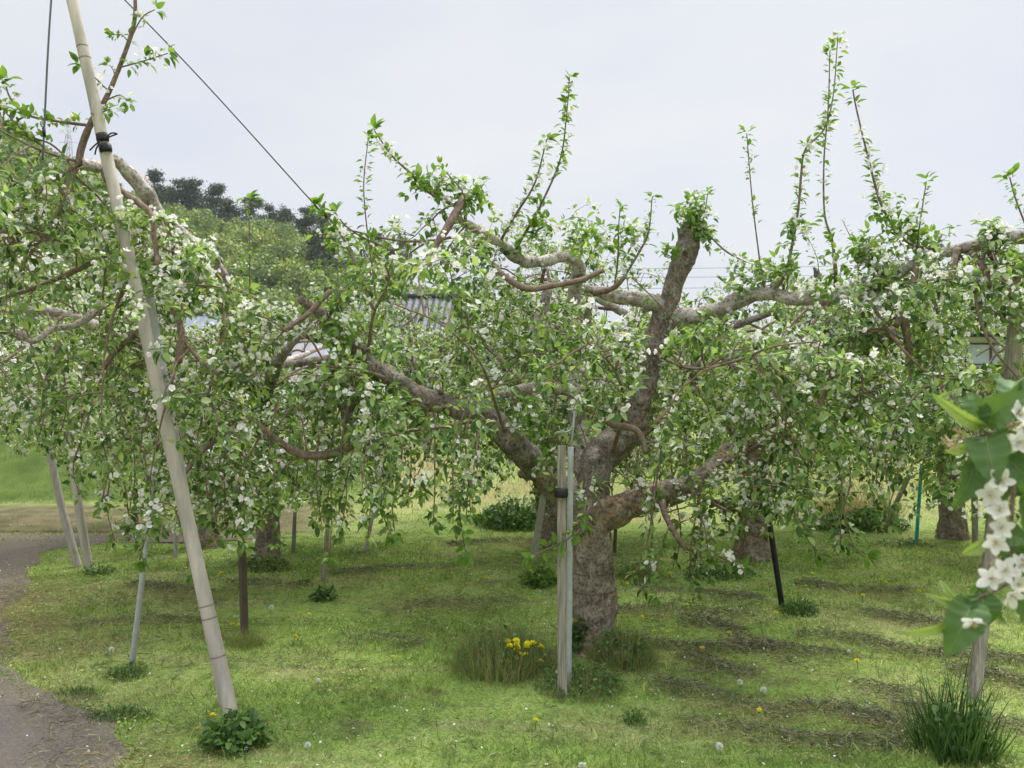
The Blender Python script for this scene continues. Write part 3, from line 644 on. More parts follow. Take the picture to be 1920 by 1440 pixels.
# main tree
trunk = [(1113, 1232, 5.2, 52), (1114, 1190, 5.2, 44), (1115, 1130, 5.2, 46), (1112, 1060, 5.2, 43), (1108, 1000, 5.2, 42), (1102, 955, 5.2, 46), (1098, 925, 5.2, 40)]
mlimbs = [
    ([(1095, 985, 5.2, 36), (1055, 925, 5.18, 32), (1005, 873, 5.1, 31), (950, 825, 5.0, 29), (900, 785, 4.95, 25), (845, 765, 4.9, 22), (785, 742, 4.85, 23), (735, 714, 4.8, 22), (690, 672, 4.75, 17), (650, 640, 4.7, 14), (600, 590, 4.6, 10), (560, 560, 4.5, 7)], M_LIMB),
    ([(1095, 980, 5.25, 36), (1112, 900, 5.25, 38), (1145, 845, 5.3, 36), (1180, 788, 5.3, 30), (1205, 720, 5.3, 26), (1222, 655, 5.3, 24), (1238, 600, 5.3, 25), (1247, 575, 5.3, 24)], M_LIMB),
    ([(1243, 590, 5.3, 20), (1262, 540, 5.28, 19), (1278, 490, 5.25, 22), (1290, 455, 5.25, 26), (1298, 425, 5.25, 22), (1303, 408, 5.25, 14)], M_LIMB),
    ([(1245, 575, 5.3, 19), (1205, 562, 5.2, 17), (1160, 555, 5.12, 15), (1125, 545, 5.1, 10), (1100, 540, 5.05, 6)], M_PALE),
    ([(1235, 625, 5.3, 20), (1262, 597, 5.28, 18), (1310, 588, 5.2, 17), (1350, 578, 5.15, 17), (1390, 560, 5.1, 17), (1440, 553, 5.0, 15), (1500, 562, 4.95, 14), (1560, 560, 4.9, 15), (1620, 545, 4.85, 15), (1665, 520, 4.8, 14), (1720, 493, 4.75, 13), (1780, 473, 4.7, 13), (1850, 456, 4.6, 14), (1925, 442, 4.5, 15), (2050, 420, 4.4, 10)], M_PALE),
    ([(1110, 975, 5.2, 34), (1170, 955, 5.2, 33), (1225, 935, 5.2, 30), (1285, 912, 5.25, 26), (1335, 880, 5.35, 24), (1385, 832, 5.45, 22), (1425, 775, 5.5, 18), (1450, 715, 5.5, 14), (1480, 660, 5.4, 9)], M_BARK),
    ([(1100, 950, 5.35, 22), (1092, 850, 5.7, 19), (1080, 720, 5.9, 16), (1075, 620, 5.9, 15), (1076, 560, 5.85, 14), (1086, 508, 5.7, 14), (1078, 488, 5.65, 13), (1050, 483, 5.6, 13), (1003, 490, 5.5, 13), (968, 480, 5.4, 12), (925, 452, 5.3, 10), (885, 425, 5.2, 8), (850, 405, 5.1, 6)], M_PALE),
    ([(785, 745, 4.85, 14), (720, 738, 4.8, 15), (675, 735, 4.75, 14), (655, 765, 4.7, 12), (650, 800, 4.68, 9)], M_LIMB),
    ([(1425, 775, 5.5, 18), (1500, 720, 5.3, 18), (1580, 672, 5.1, 20), (1635, 648, 4.9, 22), (1672, 622, 4.8, 20)], M_LIMB),
]
mforks = [
    [(1240, 925, 5.2, 8), (1246, 962, 5.0, 6), (1268, 1005, 4.8, 5), (1290, 1035, 4.75, 4)],
    [(1098, 690, 5.0, 6), (1098, 740, 4.9, 7), (1112, 768, 4.85, 7), (1150, 795, 4.8, 7), (1195, 808, 4.75, 6), (1212, 850, 4.7, 5)],
    [(925, 495, 5.0, 5), (948, 520, 4.85, 6), (990, 541, 4.8, 6), (1040, 535, 4.8, 5), (1090, 525, 4.8, 5), (1132, 506, 4.8, 4)],
    [(1115, 550, 5.05, 6), (1150, 540, 4.9, 5), (1172, 518, 4.85, 4)],
    [(985, 640, 5.3, 9), (1005, 612, 5.3, 10), (1020, 570, 5.3, 10), (1030, 530, 5.3, 8)],
    [(1090, 660, 5.4, 7), (1100, 610, 5.4, 8), (1106, 556, 5.4, 7)],
    [(1655, 530, 4.75, 8), (1690, 590, 4.65, 9), (1702, 640, 4.6, 7), (1706, 680, 4.6, 4)],
    [(1722, 495, 4.7, 6), (1702, 560, 4.6, 7), (1680, 612, 4.55, 6)],
    [(1795, 468, 4.65, 8), (1788, 500, 4.6, 7), (1783, 535, 4.55, 5)],
    [(1822, 474, 4.6, 7), (1846, 505, 4.5, 6), (1855, 540, 4.45, 4)],
    [(1855, 470, 4.6, 6), (1882, 525, 4.5, 6), (1895, 560, 4.45, 4)],
    [(1940, 490, 4.5, 8), (1908, 520, 4.45, 7), (1900, 560, 4.4, 6)],
    [(1590, 560, 4.9, 7), (1575, 640, 4.7, 8), (1552, 715, 4.6, 8), (1528, 768, 4.55, 6), (1475, 777, 4.5, 4)],
    [(868, 375, 4.9, 8), (840, 425, 4.8, 8), (815, 465, 4.75, 6), (800, 520, 4.7, 4)],
        [(700, 800, 4.75, 7), (655, 838, 4.66, 8), (612, 853, 4.6, 8.5), (560, 850, 4.55, 8), (520, 825, 4.5, 7), (485, 795, 4.45, 4)],
    [(1090, 740, 5.6, 11), (1040, 728, 5.4, 11), (985, 728, 5.2, 10), (935, 742, 5.1, 8)],
    [(1290, 690, 5.6, 7), (1350, 665, 5.5, 9), (1380, 690, 5.4, 7)],
]
mtwigs = [   # hidden framework that carries foliage towards and away from the viewer
    [(950, 825, 5.0, 6), (930, 760, 4.6, 6), (900, 680, 4.2, 5), (830, 610, 4.0, 4), (740, 570, 3.9, 3)],
    [(1222, 660, 5.3, 6), (1290, 690, 4.7, 6), (1370, 680, 4.2, 5), (1450, 650, 4.0, 4), (1540, 640, 3.9, 3)],
    [(1090, 900, 5.5, 14), (1000, 740, 6.2, 11), (900, 640, 6.8, 7), (820, 600, 7.1, 4)],
    [(1120, 900, 5.5, 14), (1290, 740, 6.2, 10), (1430, 650, 6.7, 6), (1560, 620, 7.0, 4)],
    [(1340, 880, 5.3, 10), (1450, 820, 4.9, 8), (1550, 760, 4.6, 6), (1650, 730, 4.4, 4)],
    [(1285, 912, 5.25, 8), (1330, 940, 4.9, 6), (1370, 960, 4.6, 4)],
    [(900, 785, 4.95, 9), (830, 800, 4.6, 7), (760, 810, 4.4, 5), (700, 830, 4.3, 3)],
    [(735, 714, 4.8, 9), (660, 690, 4.5, 7), (570, 690, 4.3, 5), (520, 720, 4.2, 3)],
    [(690, 672, 4.75, 8), (700, 590, 4.6, 6), (730, 520, 4.5, 5), (700, 470, 4.4, 3)],
    [(900, 430, 5.2, 7), (820, 450, 4.9, 6), (740, 450, 4.7, 5), (650, 430, 4.6, 3)],
    [(1150, 845, 5.2, 9), (1170, 760, 4.7, 7), (1150, 690, 4.4, 5), (1100, 640, 4.2, 3)],
    [(1620, 545, 4.85, 8), (1680, 640, 4.5, 6), (1760, 720, 4.3, 5), (1820, 780, 4.2, 3)],
    [(1560, 560, 4.9, 8), (1500, 640, 4.6, 6), (1440, 740, 4.4, 5)],
    [(1850, 456, 4.6, 8), (1830, 560, 4.4, 6), (1860, 650, 4.3, 5), (1920, 720, 4.3, 3)],
    [(1720, 493, 4.75, 8), (1760, 600, 4.9, 6), (1740, 720, 5.0, 5), (1700, 800, 5.0, 3)],
]
mshoots = [
    ([(705, 560, 4.57, 3), (698, 500, 4.6, 3), (690, 445, 4.6, 2.5), (682, 350, 4.6, 2), (690, 262, 4.6, 1.5)],),
    ([(700, 580, 4.6, 6), (668, 500, 4.62, 5), (640, 440, 4.65, 4), (614, 405, 4.65, 3), (598, 385, 4.66, 2)], dict(small=(.03, .055), top=(.055, .075), flowers=.1)),
    ([(740, 470, 4.65, 4), (690, 450, 4.65, 3.5), (650, 425, 4.65, 3), (628, 398, 4.65, 2)], dict(small=(.03, .06), top=(.055, .075), flowers=.12)),
    ([(855, 388, 4.9, 5), (800, 358, 4.85, 4), (772, 327, 4.8, 4), (735, 292, 4.8, 3), (702, 245, 4.8, 2)], dict(top=(.055, .08), flowers=.15, small=(.022, .052), spacing=.016)),
    ([(872, 410, 5.0, 4), (870, 365, 4.9, 3), (850, 338, 4.9, 2), (826, 312, 4.9, 1.5)],),
    ([(962, 478, 5.4, 6), (980, 445, 5.25, 5), (1015, 382, 5.15, 4), (1050, 300, 5.1, 3), (1062, 220, 5.1, 2), (1068, 145, 5.1, 1.5)], dict(flowers=.08, small=(.022, .050), spacing=.015)),
    ([(935, 458, 5.32, 5), (965, 405, 5.2, 4), (1002, 345, 5.15, 3), (1025, 262, 5.1, 2)], dict(top=(.05, .075), flowers=.3, small=(.024, .055), spacing=.015)),
    ([(1150, 552, 5.12, 3.5), (1158, 490, 5.1, 3), (1160, 425, 5.1, 2), (1163, 388, 5.1, 1.5)],),
    ([(1170, 520, 5.0, 4), (1200, 470, 5.0, 4), (1216, 435, 5.0, 3), (1223, 368, 5.0, 1.5)], dict(flowers=.15)),
    ([(1308, 440, 5.22, 3), (1320, 405, 5.2, 2), (1327, 362, 5.2, 1.5)],),
    ([(1436, 556, 5.0, 4), (1428, 510, 5.0, 3), (1422, 470, 5.0, 2.5), (1410, 370, 5.0, 2), (1400, 250, 5.0, 1.5)],),
    ([(1415, 560, 5.03, 8), (1445, 548, 5.0, 7), (1472, 515, 5.0, 6), (1485, 460, 5.0, 5), (1497, 390, 5.0, 4), (1502, 330, 5.0, 4), (1510, 280, 5.0, 3), (1545, 242, 5.0, 3), (1562, 180, 5.0, 2), (1571, 68, 5.0, 1.5)], dict(flowers=.22, small=(.022, .052), spacing=.017)),
    ([(1568, 575, 4.9, 8), (1566, 500, 4.9, 6), (1560, 450, 4.9, 4), (1546, 400, 4.9, 3), (1545, 300, 4.9, 2.5), (1553, 200, 4.9, 2), (1556, 95, 4.9, 1.5)], dict(small=(.02, .042), spacing=.019)),
    ([(1790, 480, 4.7, 5), (1735, 466, 4.7, 5), (1690, 445, 4.7, 4), (1652, 382, 4.7, 4), (1627, 292, 4.7, 3), (1606, 205, 4.7, 2.5), (1599, 168, 4.7, 2)], dict(top=(.05, .075), flowers=.12, small=(.022, .05), spacing=.016)),
    ([(1716, 496, 4.76, 3.5), (1722, 440, 4.7, 2.5), (1730, 385, 4.7, 2), (1737, 340, 4.7, 1.5)], dict(top=(.04, .055))),
    ([(1930, 440, 4.5, 3), (1905, 375, 4.5, 2.5), (1893, 332, 4.5, 2)], dict(top=(.045, .06))),
    ([(1315, 425, 5.2, 3), (1360, 470, 5.1, 3), (1412, 498, 5.0, 2)], dict(flowers=.2)),
    ([(1290, 640, 5.0, 3), (1245, 580, 4.9, 2), (1185, 520, 4.9, 2)],),
    ([(870, 900, 4.3, 3), (862, 960, 4.3, 2.5), (873, 1035, 4.3, 2)], dict(small=(.03, .055), top=(.05, .065))),
    ([(1255, 985, 4.7, 3), (1235, 1050, 4.6, 2.5), (1230, 1115, 4.55, 2)], dict(small=(.03, .055), top=(.045, .06), flowers=.12)),
    ([(1520, 950, 4.6, 4), (1570, 1000, 4.5, 3), (1622, 1045, 4.4, 2)], dict(small=(.03, .05), top=(.06, .08), flowers=.2)),
    ([(1300, 1020, 4.7, 3), (1350, 1045, 4.6, 2.5), (1390, 1060, 4.55, 2)], dict(small=(.035, .06), top=(.05, .07), flowers=.4)),
    ([(1490, 960, 4.6, 3), (1515, 1000, 4.5, 2.5), (1530, 1040, 4.5, 2)], dict(small=(.03, .05), top=(.06, .075), flowers=.2)),
    ([(725, 900, 4.3, 3), (718, 960, 4.3, 2.5), (735, 1005, 4.3, 2)], dict(small=(.03, .055), top=(.05, .065), flowers=.1)),
    ([(1105, 950, 4.4, 3), (1080, 1000, 4.35, 2.5), (1000, 1042, 4.3, 2)], dict(small=(.035, .06), top=(.055, .075), flowers=.12)),
]
base = ground_at(1113, 1215)
build_tree("apple_tree", "big spreading apple tree with thick flaky trunk propped by a wooden post", base, trunk, mlimbs, mforks, mtwigs, mshoots,
           dict(keep=keep_main, dens=1.12, flower=.29), pendants=[(620, 900, 4.2, 5.2, 12), (1200, 1420, 4.3, 5.1, 8), (1430, 1740, 4.2, 5.0, 12)], rings=(.455, .345), clumps=[(1300, 408, 5.25, .10, 46), (1086, 445, 5.6, .05, 12), (1255, 470, 5.15, .05, 10), (1320, 440, 5.2, .06, 14), (985, 775, 4.85, .09, 24), (868, 378, 4.9, .05, 8), (640, 620, 4.6, .12, 26), (1600, 462, 4.8, .10, 20), (1690, 428, 4.72, .09, 20), (1650, 400, 4.7, .06, 10), (1645, 500, 4.8, .10, 18), (1745, 448, 4.7, .09, 16), (1460, 500, 4.95, .10, 22), (1495, 430, 5.0, .06, 12), (1390, 520, 5.0, .10, 18), (1540, 540, 4.9, .10, 20), (1860, 430, 4.55, .07, 12), (1110, 440, 5.1, .09, 16), (1180, 440, 5.05, .09, 16), (830, 350, 4.9, .08, 14), (900, 360, 4.95, .07, 12), (1010, 430, 5.2, .08, 14), (780, 340, 4.8, .06, 10)])

# left tree: trunk stands further back, its limbs reach towards the viewer past the tall pole
trunk2 = [(500, 1058, 7.9, 26), (502, 1030, 7.9, 25), (503, 980, 7.9, 24), (500, 930, 7.85, 24), (495, 880, 7.8, 25)]
tl = [
    ([(498, 900, 7.8, 22), (478, 800, 7.4, 22), (455, 680, 6.8, 20), (438, 600, 6.2, 20), (415, 530, 5.6, 18), (380, 470, 5.2, 17), (345, 445, 5.0, 17), (300, 405, 4.8, 16), (275, 365, 4.7, 16), (240, 318, 4.6, 14), (215, 300, 4.55, 13), (185, 312, 4.5, 11), (150, 306, 4.4, 10)], M_PALE),
    ([(500, 900, 7.8, 18), (420, 800, 7.3, 16), (330, 720, 6.8, 14), (230, 640, 6.2, 12), (120, 590, 5.8, 9), (0, 580, 5.5, 6)], M_PALE),
    ([(500, 890, 7.8, 16), (560, 780, 8.2, 13), (640, 690, 8.6, 9), (720, 640, 8.9, 5)], M_LIMB),
    ([(490, 890, 7.8, 16), (430, 780, 8.3, 13), (340, 690, 8.8, 9), (260, 640, 9.2, 5)], M_LIMB),
    ([(492, 760, 7.3, 10), (512, 695, 6.9, 11), (530, 665, 6.6, 10), (545, 645, 6.3, 7), (590, 610, 5.9, 5)], M_PALE),
]
tf = [
    [(140, 315, 4.4, 8), (105, 330, 4.35, 7), (75, 355, 4.3, 6), (55, 385, 4.25, 5), (20, 395, 4.2, 4)],
    [(142, 312, 4.4, 8), (128, 345, 4.35, 8), (122, 370, 4.3, 6)],
    [(195, 315, 4.5, 6), (200, 335, 4.45, 7), (230, 360, 4.4, 6), (262, 382, 4.35, 6), (285, 405, 4.3, 5), (290, 450, 4.25, 5), (300, 520, 4.2, 4)],
    [(148, 310, 4.4, 7), (152, 280, 4.4, 7), (170, 232, 4.4, 6), (200, 182, 4.4, 5), (232, 105, 4.4, 4), (252, 40, 4.4, 4), (253, -25, 4.4, 3)],
    [(190, 570, 4.8, 10), (165, 595, 4.7, 7), (135, 612, 4.65, 6), (100, 617, 4.6, 6), (62, 640, 4.5, 5), (30, 625, 4.45, 4)],
    [(265, 600, 4.9, 8), (245, 635, 4.8, 7), (222, 650, 4.7, 7), (195, 690, 4.6, 5)],
    [(210, 475, 4.6, 4), (165, 495, 4.55, 6), (130, 512, 4.5, 6), (65, 540, 4.4, 4), (0, 560, 4.4, 3)],
    [(315, 560, 4.4, 5), (340, 620, 4.3, 5), (338, 680, 4.25, 4)],
    [(345, 640, 4.3, 3), (380, 680, 4.2, 4), (410, 700, 4.2, 3)],
    [(620, 545, 4.6, 5), (575, 590, 4.5, 5), (530, 620, 4.4, 4)],
    [(455, 820, 5.4, 9), (448, 900, 5.3, 8), (445, 960, 5.2, 5)],
    [(480, 780, 5.2, 7), (410, 820, 4.9, 7), (375, 850, 4.7, 5), (345, 890, 4.6, 4)],
]
tt = [
    [(345, 445, 5.0, 8), (270, 480, 4.6, 7), (190, 470, 4.3, 5), (100, 450, 4.1, 4), (10, 460, 4.0, 3)],
    [(300, 405, 4.8, 8), (240, 520, 4.5, 7), (200, 640, 4.3, 5), (190, 760, 4.2, 3)],
    [(380, 470, 5.2, 8), (420, 580, 4.8, 7), (400, 700, 4.5, 5), (370, 820, 4.4, 3)],
    [(415, 530, 5.6, 8), (500, 570, 5.2, 6), (570, 620, 4.9, 5), (620, 700, 4.8, 3)],
    [(330, 720, 6.8, 8), (240, 740, 6.2, 7), (150, 740, 5.8, 5), (60, 720, 5.6, 3)],
    [(230, 640, 6.2, 8), (170, 740, 5.6, 6), (140, 800, 5.2, 4)],
    [(478, 800, 7.4, 9), (400, 800, 6.6, 8), (320, 820, 6.0, 6), (260, 860, 5.6, 4)],
    [(478, 800, 7.4, 9), (490, 800, 6.4, 8), (480, 830, 5.6, 6), (440, 870, 5.0, 4), (400, 900, 4.7, 3)],
    [(478, 800, 7.4, 9), (570, 790, 6.6, 8), (620, 820, 6.0, 6), (660, 860, 5.6, 4)],
    [(300, 405, 4.8, 7), (340, 540, 4.4, 6), (330, 680, 4.2, 5), (300, 800, 4.2, 4), (280, 900, 4.2, 3)],
    [(185, 312, 4.5, 6), (100, 290, 4.3, 5), (30, 260, 4.2, 4), (-40, 220, 4.1, 3)],
    [(150, 306, 4.4, 6), (70, 350, 4.2, 5), (0, 330, 4.1, 4), (-60, 330, 4.1, 3)],
    [(122, 370, 4.3, 6), (90, 430, 4.2, 5), (40, 500, 4.1, 4)],
    [(120, 590, 5.8, 7), (60, 640, 5.3, 6), (0, 680, 5.0, 4), (-60, 700, 4.8, 3)],
]
ts = [
    ([(470, 690, 5.0, 3), (468, 480, 4.9, 2.5), (467, 376, 4.9, 1.5)], dict(top=(.045, .06))),
    ([(170, 235, 4.4, 5), (140, 232, 4.4, 5), (100, 226, 4.35, 4), (50, 215, 4.3, 3.5), (20, 185, 4.3, 3), (8, 150, 4.3, 2)], dict(small=(.03, .055), top=(.05, .075), flowers=.1)),
    ([(130, 300, 4.4, 3), (95, 270, 4.35, 3), (52, 252, 4.3, 2.5), (0, 200, 4.3, 2)], dict(small=(.03, .055), flowers=.1)),
    ([(235, 95, 4.4, 2.5), (265, 35, 4.4, 2), (290, 18, 4.4, 1.5)], dict(small=(.03, .045), top=(.045, .06), flowers=.4, spacing=.035)),
    ([(222, 127, 4.4, 2.5), (260, 117, 4.4, 2), (315, 100, 4.4, 1.5)], dict(small=(.025, .05), top=(.045, .065), flowers=.3)),
    ([(200, 167, 4.4, 2.5), (172, 140, 4.4, 2), (150, 122, 4.4, 1.5)], dict(small=(.02, .03), top=(.04, .06), flowers=.5, spacing=.04)),
    ([(195, 190, 4.4, 2.5), (225, 178, 4.4, 2), (238, 190, 4.4, 1.5)], dict(small=(.02, .03), top=(.035, .055), flowers=.5, spacing=.04)),
    ([(238, 75, 4.4, 2), (228, 65, 4.4, 1.5), (215, 65, 4.4, 1.2)], dict(small=(.02, .03), top=(.03, .045), spacing=.04)),
    ([(215, 140, 4.4, 2), (212, 130, 4.4, 1.5), (205, 122, 4.4, 1.2)], dict(small=(.02, .03), top=(.03, .05), spacing=.04)),
    ([(170, 240, 4.4, 3), (185, 215, 4.38, 2), (205, 205, 4.35, 2)], dict(small=(.035, .05), top=(.035, .05), flowers=.5)),
    ([(300, 940, 4.3, 3), (275, 1000, 4.25, 2.5), (262, 1050, 4.25, 2)], dict(small=(.03, .055), top=(.045, .06), flowers=.25)),
    ([(300, 940, 4.3, 3), (330, 960, 4.25, 2.5), (360, 1075, 4.25, 1.5)], dict(small=(.015, .03), top=(.035, .05), spacing=.07)),
    ([(620, 900, 5.0, 2.5), (622, 970, 4.9, 2), (618, 1045, 4.8, 2)], dict(small=(.02, .04), top=(.05, .06), flowers=.3)),
    ([(205, 880, 4.6, 3), (195, 920, 4.5, 2.5), (192, 945, 4.5, 2)], dict(small=(.03, .05), top=(.04, .05), flowers=.4)),
]
base2 = np.array([(500 - CX) / F * 7.9, 7.9, 0])
def keep_left(p):
    px = CX + p[:, 0] / p[:, 1] * F; py = CY - (p[:, 2] - CAMZ) / p[:, 1] * F
    return keep_main(p) & ~((px > 395) & (px < 610) & (py < 480 + .35 * np.abs(px - 500)) & (p[:, 1] < 6))
build_tree("apple_tree", "apple tree at left whose pale limbs reach past the tall leaning pole", base2, trunk2, tl, tf, tt, ts,
           dict(keep=keep_left, dens=.80, flower=.28), pendants=[(70, 300, 4.4, 5.8, 13), (330, 620, 4.3, 5.8, 14)])

# procedural open-centre trees for the row behind
def row_tree(seed, label, loc, rz, flower=.42, R=2.3, dens=1.0, broken=False):
    global rng
    old = rng; rng = np.random.default_rng(seed)
    root = thing("apple_tree", (0, 0, 0), label, "tree", "apple trees of the orchard"); root["_o"] = [0, 0, 0]
    h = U(.85, 1.05); tp = np.array([[0, 0, -.05], [.01, 0, .2], [.03, .02, .55], [.0, .03, h]]); P, Rr = catmull(tp, [.17, .125, .115, .13], .02)
    a = Acc(); tube(a, P, Rr, 60, 0, .14, 14, seed=seed, crack=.006)
    a.build("trunk", [M_BARK], root)
    if broken:   # an old leader torn off at chest height: hollow pale stump with a big knot
        a = Acc(); W = lambda x_, y_, z_: np.array([x_ * math.cos(rz) + y_ * math.sin(rz), -x_ * math.sin(rz) + y_ * math.cos(rz), z_])
        P2, R2 = catmull([W(.02, -.17, -.04), W(.02, -.18, .15), W(.0, -.19, .42), W(-.03, -.21, .64), W(-.10, -.23, .80)], [.15, .118, .112, .095, .06], .012); tube(a, P2, R2, 36, 0, .16, 16, seed=seed)
        P3, R3 = catmull([W(.0, -.26, .27), W(-.005, -.315, .28), W(-.005, -.335, .282)], [.075, .05, .02], .008); tube(a, P3, R3, 18, 0, .15, 30)
        for q in range(7): tube(a, np.array([W(-.10 + .016 * q, -.23 - .01 * q, .74 - .02 * q), W(-.135 + .02 * q, -.24, .86 - .035 * q)]), [.02, .004], 6, 0, .2, 40)
        a.build("broken_leader", [M_BARK], root)
        a = Acc(); P4, R4 = catmull([W(-.12, -.285, .77), W(-.085, -.30, .70), W(-.05, -.298, .62)], [.012, .036, .012], .006); tube(a, P4, R4, 14, 0, .15, 40); a.build("hollow", [M_ROT], root)
        a = Acc(); tube(a, np.array([W(-.14, -.27, .80), W(-.11, -.285, .775)]), [.014, .016], 8, 0, .2, 60); a.build("red_mark", [M_RED], root)
    cz, sz = math.cos(rz), math.sin(rz)
    def keep_row(p): return ~in_gap(np.stack([p[:, 0] * cz - p[:, 1] * sz + loc[0], np.maximum(p[:, 0] * sz + p[:, 1] * cz + loc[1], .5), p[:, 2]], 1))
    limbs = []; nl = 6; a0 = U(0, 6.28)
    for q in range(nl):
        an = a0 + q * 2 * np.pi / nl + U(-.25, .25); rr = R * U(.85, 1.1); zt = U(1.75, 2.25)
        dv = np.array([math.cos(an), math.sin(an)]); sd_ = np.array([-dv[1], dv[0]]) * U(-.3, .3)
        pts = [[0, 0, h - .12], [*(dv * .25), h + .25], [*(dv * .7 + sd_ * .3), h + .75], [*(dv * rr * .6 + sd_ * .8), zt - .05], [*(dv * rr * .85 + sd_), zt + U(-.1, .15)], [*(dv * rr + sd_), zt - U(.0, .3)]]
        P, Rr = catmull(pts, [.075, .06, .05, .035, .02, .01], .04); a = Acc(); tube(a, P, Rr * (1 + .12 * vnoise(P * 9, seed)), 12, 0, .1, 20); a.build("limb", [M_LIMB if q % 2 else M_PALE], root); limbs.append((P, Rr))
        for t in range(4):
            i = int(len(P) * U(.35, .95)); d = nrm(np.array([*(dv * U(-.2, .6)), U(-.3, .2)]) + np.array([-dv[1], dv[0], 0]) * random.choice((-1, 1)))
            L = U(.5, .95); P2, R2 = catmull([P[i], P[i] + d * L * .5 + UP * .05, P[i] + d * L - UP * U(.05, .35)], [.018, .012, .006], .04); limbs.append((P2, R2))
    cr = Acc(); fl = Acc()
    for P, Rr in limbs[0::1]:
        if Rr.max() < .03: tube(cr, P, Rr, 5, 0)
    n = grow(limbs, dens=dens * 1.15, lat=(.25, 1.15), leaf_tpl=LEAF_LO, pet_tpl=PETAL_LO, flower=flower, ls=(.028, .060), twigacc=cr, leafacc=cr, flacc=fl, kk=(4, 6), seg=3, droop=2.0, sub=.9, minz=.42, keep=keep_row)
    co = cr.build("crown", [M_TWIG, M_LEAF], root); fl.build("blossom", [M_PETAL, M_STAMEN], co)
    for q in range(5):
        P, Rr = limbs[q * 5]; i = int(len(P) * U(.5, .9)); L = U(.5, 1.0); sp, sr = catmull([P[i], P[i] + UP * L * .5 + rng.normal(size=3) * .05, P[i] + UP * L + rng.normal(size=3) * .1], [.006, .004, .002], .03)
        a = Acc(); tube(a, sp, sr, 4, 0); so_ = a.build("water_shoot", [M_TWIG], root)
        lf = Acc(); T = nrm(np.gradient(sp, axis=0)); rosettes(lf, sp[2:], T[2:], 2, 3, .02, .04, LEAF_LO, 0, (40, 85), .2); lf.build("foliage", [M_LEAFY], so_)
    root.location = tuple(loc); root.rotation_euler = (0, 0, rz)
    rng = old; print("row tree", n)
    return root
def gpos(px, Y): return (float((px - CX) / F * Y), Y, 0.0)
rt1 = row_tree(101, "apple tree with hollow broken stump behind the black pole", gpos(1405, 8.0), -.4, .36, broken=True)
rt2 = row_tree(202, "small white-blossomed apple tree farthest right beyond the cyan stake", gpos(1785, 8.9), 1.0, .36)
rt3 = row_tree(303, "apple tree with a brown trunk hidden behind the tall leaning pole", gpos(383, 8.5), .3, .38, R=2.7)
row_tree(404, "apple tree directly behind the big propped tree, trunk half hidden by its post", gpos(1032, 8.45), 2.2, .34, R=2.75)
copy_thing(rt3, gpos(-350, 8.3), 2.0, "apple tree at the far left hanging its blossom over the lane", .98)
copy_thing(rt1, gpos(2420, 7.2), 2.6, "apple tree off to the right reaching its outer twigs into the scene")
copy_thing(rt3, gpos(1170, 14.6), 4.0, "apple tree on the bank beyond the lane, straight behind the big trunk", .85)
copy_thing(rt2, gpos(1560, 14.8), 5.0, "apple tree on the bank beyond the lane, behind the broken stump tree", .85)
for o in SC.objects:
    if o.type == 'EMPTY' and o.location.y > 12: o.location.z = float(hgt(o.location.x, o.location.y))

